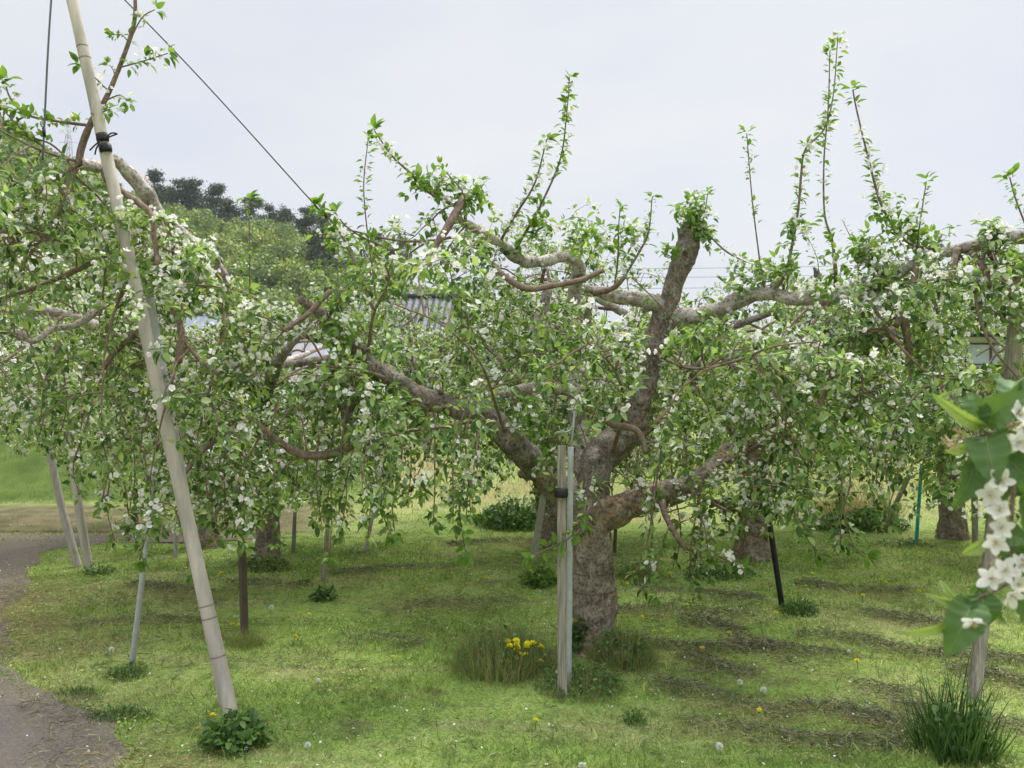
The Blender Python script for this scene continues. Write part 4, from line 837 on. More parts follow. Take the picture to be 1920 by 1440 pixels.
# ------------------------------------------------------------------ near branch at the right edge (tree stands outside the picture)
def close_branch():
    base = np.array([2.35, 1.35, 0.0])
    root = thing("apple_tree", base, "apple tree at the right edge with large close leaves and white flowers", "tree", "apple trees of the orchard"); root["_o"] = [float(q) for q in base]
    P, R = catmull([base - UP * .05, base + [0, .02, .5], base + [-.03, 0, 1.0], base + [-.1, .0, 1.35]], [.14, .1, .09, .07], .02); a = Acc(); tube(a, P, R, 28, 0, .14, 13); a.build("trunk", [M_BARK], root)
    D = 1.28
    P, R = catmull([base + [-.08, 0, 1.3], base + [-.5, -.02, 1.75], at(2250, 620, 1.35), at(2050, 700, 1.3)], [.06, .04, .022, .010], .03); a = Acc(); tube(a, P, R, 16, 0, .1, 20); a.build("limb", [M_PALE], root)
    a = Acc()
    stems = [([(2060, 695), (1960, 760), (1912, 850), (1898, 940), (1896, 1010), (1905, 1075), (1915, 1110)], 5.5, 3.5), ([(1935, 790), (1890, 800), (1852, 812), (1838, 800)], 3.5, 2.5), ([(1912, 1080), (1880, 1100), (1838, 1120), (1800, 1128), (1770, 1122)], 3.2, 1.8),
             ([(1900, 900), (1865, 870), (1845, 835)], 2.5, 1.5), ([(1897, 980), (1870, 1000), (1845, 1012)], 2.5, 1.5), ([(1838, 800), (1800, 770), (1785, 740)], 2, 1.2), ([(1852, 812), (1815, 822), (1780, 828)], 2, 1.2)]
    for k_, (s, r0, r1) in enumerate(stems):
        Q = np.array([at(px, py, D + .012 * math.sin(i * 1.7 + k_)) for i, (px, py) in enumerate(s)]); P, R = catmull(Q, np.linspace(r0, r1, len(Q)) / F * D, .008); tube(a, P, R, 8, 0)
    tw = a.build("branch", [M_TWIG], root)
    lv = [(1850, 800, 1758, 752, 26, .3, -.03), (1836, 800, 1822, 738, 56, .1, .0), (1848, 795, 1918, 738, 62, .2, -.05), (1868, 785, 1940, 712, 46, -.2, .03), (1848, 818, 1866, 898, 74, .0, -.06), (1836, 840, 1826, 925, 62, .15, .02), (1822, 868, 1796, 948, 44, .5, -.02),
          (1885, 858, 1935, 905, 60, .2, -.03), (1862, 800, 1918, 840, 60, -.3, .04), (1872, 1000, 1925, 1012, 46, .2, -.02), (1846, 1012, 1808, 1040, 26, .4, .0), (1826, 1122, 1782, 1222, 72, .05, -.04), (1836, 1108, 1852, 1172, 54, .2, -.02), (1858, 1120, 1872, 1172, 36, -.3, .02),
          (1792, 1140, 1708, 1198, 24, .8, -.02), (1842, 1085, 1828, 1120, 30, .2, .02), (1880, 1040, 1918, 1085, 44, .1, .0), (1795, 1128, 1742, 1118, 14, .3, -.01), (1790, 1122, 1762, 1088, 12, .2, .01), (1820, 830, 1770, 850, 20, .5, .02), (1920, 860, 1890, 940, 50, .4, .05),
          (1905, 1000, 1880, 1060, 44, .3, .06), (1900, 1100, 1935, 1160, 50, .2, .05), (1780, 738, 1758, 748, 14, .1, 0), (1900, 770, 1905, 700, 50, .3, .06), (1930, 1020, 1900, 1090, 50, .1, .08), (1915, 930, 1945, 1010, 56, .2, .06), (1865, 890, 1905, 930, 40, -.2, .07)]
    for (bx, by, tx, ty, wp, roll, dz) in lv:
        b0, b1 = at(bx, by, D), at(tx, ty, D + dz); L = np.linalg.norm(b1 - b0); d = (b1 - b0) / L
        toc = nrm(np.array([0, 0, CAMZ]) - b0); s = nrm(np.cross(d, toc)); n_ = np.cross(s, d); s, n_ = s * math.cos(roll) + n_ * math.sin(roll), n_ * math.cos(roll) - s * math.sin(roll)
        nu, nv = 25, 9; wd = wp / F * D / 2; t = np.linspace(0, 1, nu)
        prof = np.sin(np.pi * np.clip(t, 0, 1) ** .9) ** .66; prof[0] = .02; prof[-1] = 0.0
        V = np.zeros((nu, nv, 3)); ph = U(0, 6)
        for j, v in enumerate(np.linspace(-1, 1, nv)):
            edge = wd * prof * v * (1 + .07 * np.sin(np.arange(nu) * 2.6 + ph) * (abs(v) > .9))
            z = abs(v) ** 1.4 * wd * .62 * prof + .14 * L * np.sin(np.pi * t) - .22 * L * t ** 3 + .12 * wd * np.sin(t * 9 + ph) * v
            z = z + wd * .10 * np.sin(t * 34 - abs(v) * 4) * abs(v) ** .5     # quilted between side veins
            V[:, j] = b0 + d * (t * L)[:, None] + s * edge[:, None] + n_ * z[:, None]
        idx = np.arange(nu * nv).reshape(nu, nv); Fq = np.stack([idx[:-1, :-1], idx[:-1, 1:], idx[1:, 1:], idx[1:, :-1]], -1).reshape(-1, 4)
        a = Acc(); a.add(V.reshape(-1, 3), Fq); tube(a, np.array([b0 - d * .012, b0]), [.0011, .0011], 5, 0); lf_ =  a.build("leaf", [M_NEAR if wp > 27 else M_NEARY], tw)
        a = Acc(); tube(a, V[:-1, nv // 2] + n_ * .0002, np.linspace(.0010, .0003, nu - 1), 5, 0); a.build("midrib", [M_NEARY], lf_)
    fl = [(1872, 902, (-.2, -.8, .3)), (1862, 928, (-.4, -.8, -.1)), (1872, 958, (-.6, -.6, .5)), (1872, 990, (-.3, -.9, .1)), (1868, 1015, (-.5, -.8, -.3)), (1885, 1070, (0, -.9, .3)), (1862, 1085, (-.5, -.8, .2)), (1900, 1095, (.3, -.9, 0)), (1895, 1115, (.2, -.8, -.4)), (1908, 1060, (.3, -.8, .4)), (1832, 1165, (-.3, -.6, -.6)), (1908, 830, (.1, -.9, .2)), (1915, 780, (.2, -.8, .5)), (1920, 800, (0, -.8, -.4))]
    for (px, py, f) in fl:
        a = Acc(); c = at(px + U(-7, 7), py, D + U(-.05, -.015)); f = nrm(np.array(f)); u = perp(f[None])[0]; v = np.cross(f, u); cup = U(-.1, .3)
        for q in range(5):
            an = 2 * np.pi * q / 5 + U(-.1, .1); rad = u * math.cos(an) + v * math.sin(an); d = rad * math.cos(cup) + f * math.sin(cup); nr_ = nrm(np.cross(np.cross(d, f), d))
            s = np.cross(d, nr_); nu, nv = 8, 6; t = np.linspace(0, 1, nu); pr = np.sin(np.pi * np.clip(t * .93 + .04, 0, 1)) ** .7 * .33; V = np.zeros((nu, nv, 3)); L = U(.0165, .0215)
            for j, w_ in enumerate(np.linspace(-1, 1, nv)):
                V[:, j] = c + d * (t * L)[:, None] + s * (pr * w_ * L)[:, None] + nr_ * ((w_ * w_ * .10 + .22 * t * t + .04 * np.sin(7 * t + q + 2 * w_)) * L)[:, None]
            idx = np.arange(nu * nv).reshape(nu, nv); a.add(V.reshape(-1, 3), np.stack([idx[:-1, :-1], idx[:-1, 1:], idx[1:, 1:], idx[1:, :-1]], -1).reshape(-1, 4), 0)
        fo = a.build("flower", [M_NPETAL], tw)
        a = Acc()
        for q in range(14):
            dd = nrm(f + rng.normal(size=3) * .38); tube(a, np.array([c, c + dd * .008]), [.00025, .0002], 3, 0); tube(a, np.array([c + dd * .0078, c + dd * .0095]), [.0007, .0006], 5, 0)
        a.build("stamens", [M_STAMEN], fo)
    for (px, py) in [(1800, 815), (1778, 830), (1900, 795), (1868, 1055), (1790, 838)]:   # faded flowers: bare sepals and stamens
        a = Acc(); c = at(px, py, D - .01)
        for q in range(22):
            dd = rand_unit(1)[0]; tube(a, np.array([c, c + dd * U(.008, .015)]), [.0008, .0004], 4, 0)
        a.build("faded_flower", [M_FADED], tw)
    return root
def near_leaf(name, a_, b_, c_):
    m = leaf_mat(name, [(0, a_), (.5, b_), (1, c_)], .30, .58, (1.2, 1.3, .55)); nt = m.node_tree; bs = nt.nodes["Principled BSDF"]
    n = noise(nt, 220, 3, .6); bump(nt, n, .12, .002, bs); return m
M_NEAR = near_leaf("close_leaf", (.062, .118, .050), (.098, .170, .056), (.155, .240, .075)); M_NEARY = near_leaf("close_young_leaf", (.20, .29, .09), (.26, .34, .11), (.34, .40, .18))
M_NPETAL = leaf_mat("close_petal", [(0, (.80, .76, .73)), (1, (.86, .83, .81))], .45, .55, (1, 1, 1)); M_FADED = leaf_mat("faded_flower", [(0, (.50, .34, .17)), (1, (.60, .50, .28))], .2, .6, (1, 1, 1))
close_branch()

# ------------------------------------------------------------------ poles, posts, wires
def pole(name, label, base_px, top_px, Yb, Yt, r0, r1, mt, cat="pole", square=False, extra=None, bend=0.0):
    b0 = at(*base_px, Yb); b1 = at(*top_px, Yt); g = b0.copy(); g[2] = float(hgt(b0[0], b0[1]))
    root = thing(name, g, label, cat); root["_o"] = [float(q) for q in g]
    d = b1 - b0; b0 = b0 - nrm(d) * .08
    mid = (b0 + b1) / 2 + np.array([bend, 0, 0])
    P, R = catmull([b0, mid, b1], np.array([r0, (r0 + r1) / 2, r1]) * (1.05 if square else 1), .06)
    R = R * (1 + .05 * vnoise(P * 6, 8)); a = Acc(); tube(a, P, R, 4 if square else 16, 0); s = a.build("shaft", [mt], root, smooth_=not square)
    if extra: extra(root, P, R)
    return root
def tape(root, px, py, Y, r, h, d, m_=None, nm="tape"):
    c = at(px, py, Y); d = nrm(d); P = np.array([c - d * h / 2, c - d * h * .2, c + d * h * .2, c + d * h / 2]); a = Acc(); tube(a, P, np.array([r, r * 1.08, r * 1.05, r]), 16, 0, .05, 60)
    a.build(nm, [m_ or M_BLACK], root)
def px_r(w_, Y): return w_ / 2 / F * Y
def tall_extra(root, P, R):
    d = P[-1] - P[0]
    tape(root, 192, 258, 4.33, .028, .036, d); tape(root, 198, 278, 4.33, .028, .036, d)
    a = Acc()
    for q in ([(196, 262), (208, 250), (220, 251), (212, 254), (198, 260)], [(188, 264), (178, 272), (168, 282)], [(186, 268), (180, 280), (178, 290)]):
        Q = np.array([at(x_, y_, 4.29) for x_, y_ in q]); Pq, Rq = catmull(Q, np.full(len(Q), .004), .01); tube(a, Pq, Rq, 5, 0)
    a.build("cord_end", [M_BLACK], root)
    for (px_, py_, Y_) in [(397, 1132, 4.16), (402, 1172, 4.16), (413, 1240, 4.16), (152, 90, 4.36), (160, 112, 4.35)]:
        a = Acc(); c = at(px_, py_, Y_); t_ = nrm(d); k_ = np.argmin(np.abs(P[:, 2] - c[2])); tube(a, np.array([P[k_] - t_ * .004, P[k_] + t_ * .004]), [R[k_] * 1.03, R[k_] * 1.03], 16, 0); a.build("band", [M_DARKRING], root)
M_DARKRING = simple("pole_scar", (.27, .22, .17), .9, 0, 9, .3)
pole("tall_pole", "tall pale leaning pole bound with black tape at left, taller than the trees", (433, 1342), (106, -130), 4.19, 4.42, px_r(29, 4.19), px_r(19, 4.4), M_POLE, extra=tall_extra)
pole("steel_pipe", "grey steel pipe leaning close behind the tall pale pole", (422, 1338), (280, 560), 4.26, 4.5, px_r(17, 4.3), px_r(17, 4.4), M_GALV, "pipe")
def blue_mark(root, P, R): tape(root, 281, 978, 4.75, px_r(12, 4.8), .07, P[-1] - P[0], M_BLUE, "paint_mark")
pole("steel_pipe", "thin galvanised pipe with a blue mark, left of the tall pole", (247, 1252), (292, 870), 4.85, 4.7, px_r(11, 4.85), px_r(10, 4.7), M_GALV, "pipe", extra=blue_mark)
pole("wooden_stake", "dark square wooden stake standing just right of the tall leaning pole", (459, 1198), (448, 840), 5.4, 5.3, px_r(15, 5.4), px_r(13, 5.4), M_DARKWOOD, "stake", True)
pole("wooden_prop", "whitish weathered prop leaning left beside the lane", (148, 1064), (86, 810), 7.5, 7.4, px_r(15, 7.5), px_r(12, 7.5), M_GREYWOOD, "prop", bend=-.02)
pole("wooden_prop", "beige wooden prop standing right of the whitish one by the lane", (169, 1072), (128, 740), 7.35, 7.2, px_r(16, 7.4), px_r(15, 7.4), M_POLE, "prop", bend=-.03)
pole("wooden_stake", "slim pale stake rising from a dark weed with one yellow dandelion", (606, 1092), (617, 960), 6.95, 6.9, px_r(10, 6.95), px_r(9, 6.95), M_WOOD, "stake")
pole("wooden_stake", "short brown stake just right of the left tree's trunk", (550, 1038), (553, 960), 8.15, 8.1, px_r(8, 8.1), px_r(7, 8.1), M_WOOD, "stake")
pole("wooden_stake", "short grey stake between the galvanised pipe and the tall pole", (329, 1046), (331, 960), 7.95, 7.9, px_r(9, 7.9), px_r(8, 7.9), M_GREYWOOD, "stake")
pole("wooden_stake", "pale slanting stake in the open gap left of the big tree", (684, 1036), (700, 960), 8.2, 8.2, px_r(8, 8.2), px_r(7, 8.2), M_GREYWOOD, "stake")
pole("wooden_prop", "pale leaning prop just left of the big trunk's wooden post", (998, 1062), (1024, 900), 7.6, 7.4, px_r(13, 7.6), px_r(12, 7.6), M_GREYWOOD, "prop")
def post_tie(root, P, R): tape(root, 1052, 924, 4.37, px_r(25, 4.36), .045, P[-1] - P[0], None, "tie")
pole("wooden_post", "weathered square post with black tie in front of the big trunk", (1054, 1313), (1053, 835), 4.36, 4.4, px_r(17, 4.36), px_r(15, 4.36), M_WOOD, "post", True, extra=post_tie)
def bracket(root, P, R):
    a = Acc(); c = at(1060, 800, 4.5); th = np.linspace(-.1, np.pi + .1, 14)
    Q = np.array([c + [-math.cos(t) * .032, 0, -math.sin(t) * .026] for t in th]); 
    for i in range(len(Q) - 1):
        p = (Q[i] + Q[i + 1]) / 2; d = Q[i + 1] - Q[i]; s = np.array([0, .03, 0]); nn_ = nrm(np.cross(d, s)) * .002
        V = np.array([Q[i] - s + nn_, Q[i + 1] - s + nn_, Q[i + 1] + s + nn_, Q[i] + s + nn_, Q[i] - s - nn_, Q[i + 1] - s - nn_, Q[i + 1] + s - nn_, Q[i] + s - nn_])
        a.add(V, [[0, 1, 2, 3], [7, 6, 5, 4], [0, 4, 5, 1], [2, 6, 7, 3], [0, 3, 7, 4], [1, 5, 6, 2]])
    tube(a, np.array([at(1070, 845, 4.5), at(1078, 770, 4.5)]), [.006, .006], 8, 0)
    a.build("bracket", [M_GALV], root)
pole("steel_pipe", "galvanised pipe with U-bracket on top, standing behind the wooden post", (1066, 1292), (1070, 838), 4.5, 4.5, px_r(11, 4.5), px_r(11, 4.5), M_GALV, "pipe", extra=bracket)
pole("black_pole", "slim black pole leaning left on the open grass, right of the big tree", (1467, 1142), (1425, 860), 6.13, 6.1, px_r(11, 6.1), px_r(10, 6.1), M_BLACK)
pole("black_pole", "short thin black pole far back, left of the straw-coloured grass", (1583, 998), (1572, 900), 9.2, 9.2, px_r(8, 9.2), px_r(7, 9.2), M_BLACK)
pole("wooden_prop", "pale prop slanting right in front of the straw-coloured grass", (1657, 994), (1705, 890), 9.3, 9.2, px_r(9, 9.3), px_r(9, 9.3), M_WOOD, "prop")
pole("garden_stake", "bright cyan plastic stake near the far right trunk", (1718, 1018), (1728, 870), 8.65, 8.6, px_r(7, 8.6), px_r(6, 8.6), M_CYAN, "stake")
pole("wooden_stake", "short pale stake half hidden behind the close leaves at right", (1829, 1040), (1827, 920), 8.05, 8.0, px_r(11, 8.05), px_r(11, 8.05), M_WOOD, "stake")
pole("wooden_stake", "thin dark stake showing just right of the big trunk", (1152, 1036), (1156, 960), 8.15, 8.1, px_r(7, 8.1), px_r(6, 8.1), M_DARKWOOD, "stake")
pole("wooden_post", "cracked leaning post behind the tall grass tuft at right", (1826, 1304), (1912, 560), 4.4, 4.55, px_r(25, 4.4), px_r(31, 4.5), M_WOOD, "post")

def wire(name, label, pts, r, mt, cat="wire", ends=None):
    P, R = catmull([at(*q) for q in pts], [r] * len(pts), .08); a = Acc(); tube(a, P, R, 6, 0); o = a.build(name, [mt], None, loc=P[0]); return tag(o, label, cat)
M_WIRE = simple("dark_wire", (.08, .09, .10), .5, .3, 10, .1)
o = wire("support_wire", "dark taut wire slanting right from the tall pole to a branch", [(106, -130, 4.42), (360, 130, 4.55), (612, 408, 4.65)], .0042, M_WIRE)
a = Acc(); tube(a, np.array([at(590, 384, 4.64), at(600, 395, 4.642), at(613, 409, 4.65)]), [.0045, .0065, .005], 8, 0); a.build("knot", [M_BLACK], o)
o = wire("support_wire", "dark wire hanging almost straight down from the tall pole", [(106, -130, 4.42), (92, 60, 4.3), (82, 260, 4.2), (80, 300, 4.2)], .0046, M_WIRE)
a = Acc(); tube(a, np.array([at(82, 240, 4.195), at(83, 255, 4.195)]), [.008, .008], 8, 0); a.build("knot", [M_BLACK], o)

# ------------------------------------------------------------------ weeds, tufts, dandelions
def tuft(name, label, px, py, wpx, hh, n, mt, cat="plant", group=None, width=.05, lean=.35, leafy=0, leafsz=(.02, .05), depth=1.0, leaf_mt=None, extraleaf=LEAF_HI):
    g = ground_at(px, py); g[2] = float(hgt(g[0], g[1])); root = thing(name, g, label, cat, group); root["_o"] = [float(q) for q in g]
    rx = wpx / 2 / F * g[1]; an = U(0, 6.283, n); rr = np.sqrt(rng.random(n)) * (1 + .35 * np.abs(rng.normal(size=n)) * (.5 + n2(np.cos(an), np.sin(an), 2.5, int(px)))); x = g[0] + rx * rr * np.cos(an); y = g[1] + rx * depth * rr * np.sin(an)
    P = np.stack([x, y, hgt(x, y) - .01], 1); out = np.stack([np.cos(an) * rr, np.sin(an) * rr, 0 * an], 1); d = out * lean + rng.normal(size=(n, 3)) * .22; d[:, 2] = U(.7, 1.2, n)
    Ls = hh * U(.35, 1.05, n) * np.clip(1.1 - .55 * rr, .3, 1.1)
    if n:
        a = Acc(); nn_ = out + rng.normal(size=(n, 3)) * .5
        place(a, BLADE5, P, d, nn_, Ls, width * hh / np.maximum(Ls, .02) , 0); a.build("foliage", [mt], root)
    if leafy:
        m_ = leafy; an = U(0, 6.283, m_); rr = np.sqrt(rng.random(m_)); z = hh * U(.1, 1.0, m_) * (1 - .55 * rr ** 2) * .8
        Q = np.stack([g[0] + rx * rr * np.cos(an), g[1] + rx * depth * rr * np.sin(an), g[2] + z], 1)
        a = Acc(); d = np.stack([np.cos(an), np.sin(an), U(-.3, .8, m_)], 1) + rng.normal(size=(m_, 3)) * .7
        place(a, extraleaf, Q, d, UP + rng.normal(size=(m_, 3)) * .35, U(leafsz[0], leafsz[1], m_), U(.9, 1.5, m_), 0)
        for q in range(0, m_, 3): tube(a, np.array([[g[0] + (Q[q, 0] - g[0]) * .4, g[1] + (Q[q, 1] - g[1]) * .4, g[2] - .01], Q[q]]), [.0025, .0012], 3, 0, cap=False)
        a.build("foliage", [leaf_mt or M_WEED], root)
    return root
def blade5():
    V = []; 
    for t, w_ in [(0, .5), (.3, .48), (.6, .38), (.85, .2)]: V += [[-w_, t, -.22 * t ** 2.2], [w_, t, -.22 * t ** 2.2]]
    V.append([0, 1, -.26]); Fc = []
    for i in range(3): q = 2 * i; Fc += [[q, q + 1, q + 3], [q, q + 3, q + 2]]
    Fc.append([6, 7, 8]); return np.array(V, float), np.array(Fc)
BLADE5 = blade5()
tuft("grass_tuft", "tall dark green grass tuft in front of the cracked leaning post", 1790, 1412, 120, .44, 420, M_TALL, width=.016, lean=.42, leafy=60, leafsz=(.03, .06))
tuft("weed_clump", "leafy dark green weed at the foot of the tall leaning pole", 440, 1398, 120, .17, 60, M_WEED, width=.03, leafy=330, leafsz=(.022, .050))
tuft("grass_mound", "reddish-green mound of seeding grass with dandelions left of the big trunk", 945, 1250, 165, .30, 3600, M_SEDGE, width=.009, lean=.45, leafy=420, leafsz=(.012, .035))
tuft("grass_mound", "shaggy grass skirt right of the big trunk's foot", 1166, 1242, 105, .27, 1700, M_SEDGE, width=.010, lean=.42, leafy=360, leafsz=(.015, .035))
tuft("grass_mound", "low green weeds before the big trunk around the wooden post", 1085, 1288, 170, .15, 1500, M_SEDGE, width=.013, lean=.3, leafy=520, leafsz=(.013, .03))
tuft("weed_clump", "green tuft just right of the slim black pole's foot", 1498, 1150, 62, .14, 330, M_WEED, width=.03, leafy=120, leafsz=(.015, .035))
tuft("weed_clump", "wide dark weed patch at the foot of the broken-stump tree", 1350, 1080, 125, .16, 420, M_WEED, width=.025, leafy=330, leafsz=(.02, .045), depth=.6)
tuft("weed_clump", "reddish weed mound behind the big trunk at its right", 1200, 1086, 85, .19, 600, M_SEDGE, width=.018, leafy=140, leafsz=(.02, .04))
tuft("weed_clump", "weed patch with yellow flowers round the left tree's trunk", 498, 1070, 88, .16, 500, M_SEDGE, width=.016, leafy=260, leafsz=(.02, .045), depth=.7)
tuft("weed_clump", "small dark weed at the foot of the slim pale stake", 606, 1122, 44, .13, 90, M_WEED, width=.03, leafy=140, leafsz=(.02, .045))
tuft("weed_clump", "tiny dark weed left of the slim pale stake's weed", 568, 1098, 26, .07, 50, M_WEED, width=.04, leafy=50, leafsz=(.015, .03))
tuft("weed_clump", "bright weed with yellow flowers left of the wooden post, further back", 1012, 1098, 60, .18, 150, M_WEED, width=.03, leafy=200, leafsz=(.03, .06), leaf_mt=M_LEAFY)
tuft("leafy_bush", "dark leafy bush on the bank edge left of the big trunk", 968, 985, 135, .38, 300, M_WEED, "bush", width=.03, leafy=620, leafsz=(.04, .09))
tuft("weed_clump", "bushy green weed at the foot of the beige prop", 185, 1078, 55, .12, 160, M_WEED, width=.03, leafy=90, leafsz=(.02, .04))
tuft("weed_clump", "grass tuft round the dark square stake's foot", 460, 1210, 60, .16, 600, M_SEDGE, width=.014)
tuft("weed_clump", "low tuft at the foot of the marked galvanised pipe", 240, 1268, 70, .10, 420, M_WEED, width=.025, leafy=60, leafsz=(.015, .03))
tuft("weed_clump", "low weeds under the cyan stake", 1690, 1026, 130, .09, 380, M_WEED, width=.03, leafy=120, leafsz=(.02, .045), depth=.5)
tuft("weed_clump", "lush dark weeds before the straw-coloured grass", 1610, 992, 170, .30, 600, M_WEED, width=.02, leafy=520, leafsz=(.03, .07), depth=.5)
tuft("straw_clump", "pale straw-coloured dry grass clump on the right bank", 1600, 962, 170, .36, 1000, M_STRAW, width=.016, lean=.5, depth=.5)
tuft("weed_clump", "low green weeds spreading over the edge of the path", 150, 1300, 90, .06, 500, M_WEED, width=.05, depth=.4)
tuft("weed_clump", "dark weed fringe where the path bends at the bottom left", 225, 1345, 120, .07, 700, M_WEED, width=.045, depth=.5, leafy=60, leafsz=(.015, .03))
tuft("weed_clump", "small weed alone on the grass below the big tree", 1190, 1350, 40, .09, 80, M_WEED, width=.03, leafy=60, leafsz=(.015, .03))
tuft("ivy", "dark ivy climbing the left side of the big trunk's foot", 1082, 1225, 34, .30, 0, M_WEED, leafy=130, leafsz=(.03, .055), depth=.5)
for i_, (px_, py_) in enumerate([(1640, 1200), (1770, 1262), (1460, 1300)]):
    pass

def dandelion_mesh():
    a = Acc(); tube(a, np.array([[0, 0, -.01], [.003, 0, .035], [.0, .002, .07]]), [.0022, .002, .002], 5, 1)
    n = 70; c = np.tile([[0, .002, .07]], (n, 1)); an = U(0, 6.283, n); el = U(.0, 1.35, n); d = np.stack([np.cos(an) * np.cos(el), np.sin(an) * np.cos(el), np.sin(el) * .6], 1)
    place(a, PETAL_LO, c, d, UP + rng.normal(size=(n, 3)) * .2, U(.013, .020, n), .35, 0); return a
def puff_mesh():
    a = Acc(); tube(a, np.array([[0, 0, -.01], [.003, 0, .05], [0, .002, .10]]), [.002, .0018, .0018], 5, 1)
    n = 260; d = rand_unit(n); c = np.tile([[0, .002, .10]], (n, 1)); place(a, BLADE, c + d * .006, d, rand_unit(n), U(.014, .019, n), .35, 0); return a
stem = M_WEED
d0 = None; p0 = None
DPX = [(418, 1077, 0), (415, 1083, 0), (305, 1094, 0), (440, 1170, 0), (448, 1173, 0), (545, 1200, 0), (735, 1235, 0), (862, 1243, 0), (1455, 1152, 0), (1362, 1192, 0), (1402, 1201, 0), (1234, 1186, 0), (1255, 1190, 0), (1320, 1221, 0), (1610, 1248, 0), (1525, 1082, 0), (1655, 1095, 0), (1650, 1093, 0), (1508, 1102, 0),
       (1615, 1124, 0), (1742, 1040, 0), (1720, 1112, 0), (1423, 1335, 0), (905, 1086, 0), (912, 1090, 0), (850, 1078, 0), (1173, 1102, 0), (1200, 1163, 0), (565, 1152, 0), (575, 1154, 0), (1738, 1016, 0), (1740, 1020, 0), (1725, 1045, 0), (1005, 1366, 0), (800, 1110, 0), (1290, 1140, 0)]
CLUMP = [(945, 1212), (952, 1218), (965, 1207), (974, 1222), (985, 1216), (992, 1205), (1005, 1222), (968, 1232), (990, 1232), (955, 1240), (978, 1240), (945, 1246), (1010, 1246), (975, 1213), (1000, 1212), (962, 1225)]
OTHERS = [(400, 1345, "leafy dark green weed"), (394, 1362, "leafy dark green weed"), (375, 1368, "leafy dark green weed")]
def put_dandelion(pos, label, group, s=1.0):
    global d0
    if d0 is None:
        d0 = dandelion_mesh().build("dandelion", [M_YELLOW, stem], None); o = d0
    else:
        o = d0.copy(); COL.objects.link(o)
    o.location = tuple(float(q) for q in pos); o.rotation_euler = (U(-.35, .25), U(-.3, .3), U(0, 6)); o.scale = (s,) * 3; tag(o, label, "dandelion", group); return o
for (px_, py_, _) in DPX:
    g = ground_at(px_, py_ + 6); g[2] = float(hgt(g[0], g[1])) - .03; put_dandelion(g, "yellow dandelion flower open low in the mown grass", "dandelions in the mown grass", U(.8, 1.1))
for (px_, py_) in CLUMP:
    q = at(px_, py_, 4.70 + U(-.04, .05)); q[2] -= .07; put_dandelion(q, "yellow dandelion in the grass mound beside the big trunk", "dandelions in the mound by the big trunk", U(1.1, 1.35))
for (px_, py_, _) in OTHERS:
    q = at(px_, py_, 4.0); q[2] -= .07; put_dandelion(q, "yellow dandelion beside the leafy weed at the tall pole's foot", "dandelions at the tall pole", 1.05)
for (px_, py_, Y_) in [(472, 1048, 7.6), (520, 1058, 7.6), (526, 1056, 7.6), (614, 1106, 6.7), (1000, 1070, 6.9), (1010, 1078, 6.9), (1258, 1076, 7.0), (1186, 1058, 7.1), (1190, 1056, 7.1), (1000, 1092, 6.8), (1380, 1062, 7.3)]:
    q = at(px_, py_, Y_); q[2] -= .07; put_dandelion(q, "yellow dandelion growing among the weeds around a back-row trunk or stake", "dandelions in the back-row weeds", 1.0)
PUF = [(590, 1280), (1420, 1297), (1390, 1282), (1350, 1408), (1100, 1438), (1588, 1222), (505, 1145), (206, 1222), (582, 1405)]
for (px_, py_) in PUF:
    g = ground_at(px_, py_ + 4); g[2] = float(hgt(g[0], g[1])) - .045
    if p0 is None: p0 = puff_mesh().build("dandelion_seedhead", [M_PUFF, stem], None); o = p0
    else: o = p0.copy(); COL.objects.link(o)
    o.location = tuple(float(q) for q in g); o.rotation_euler = (U(-.3, .3), U(-.3, .3), U(0, 6)); o.scale = (U(.62, .85),) * 3
    tag(o, "white dandelion seedhead like a small ball in the grass", "seedhead", "dandelion seedheads in the grass")

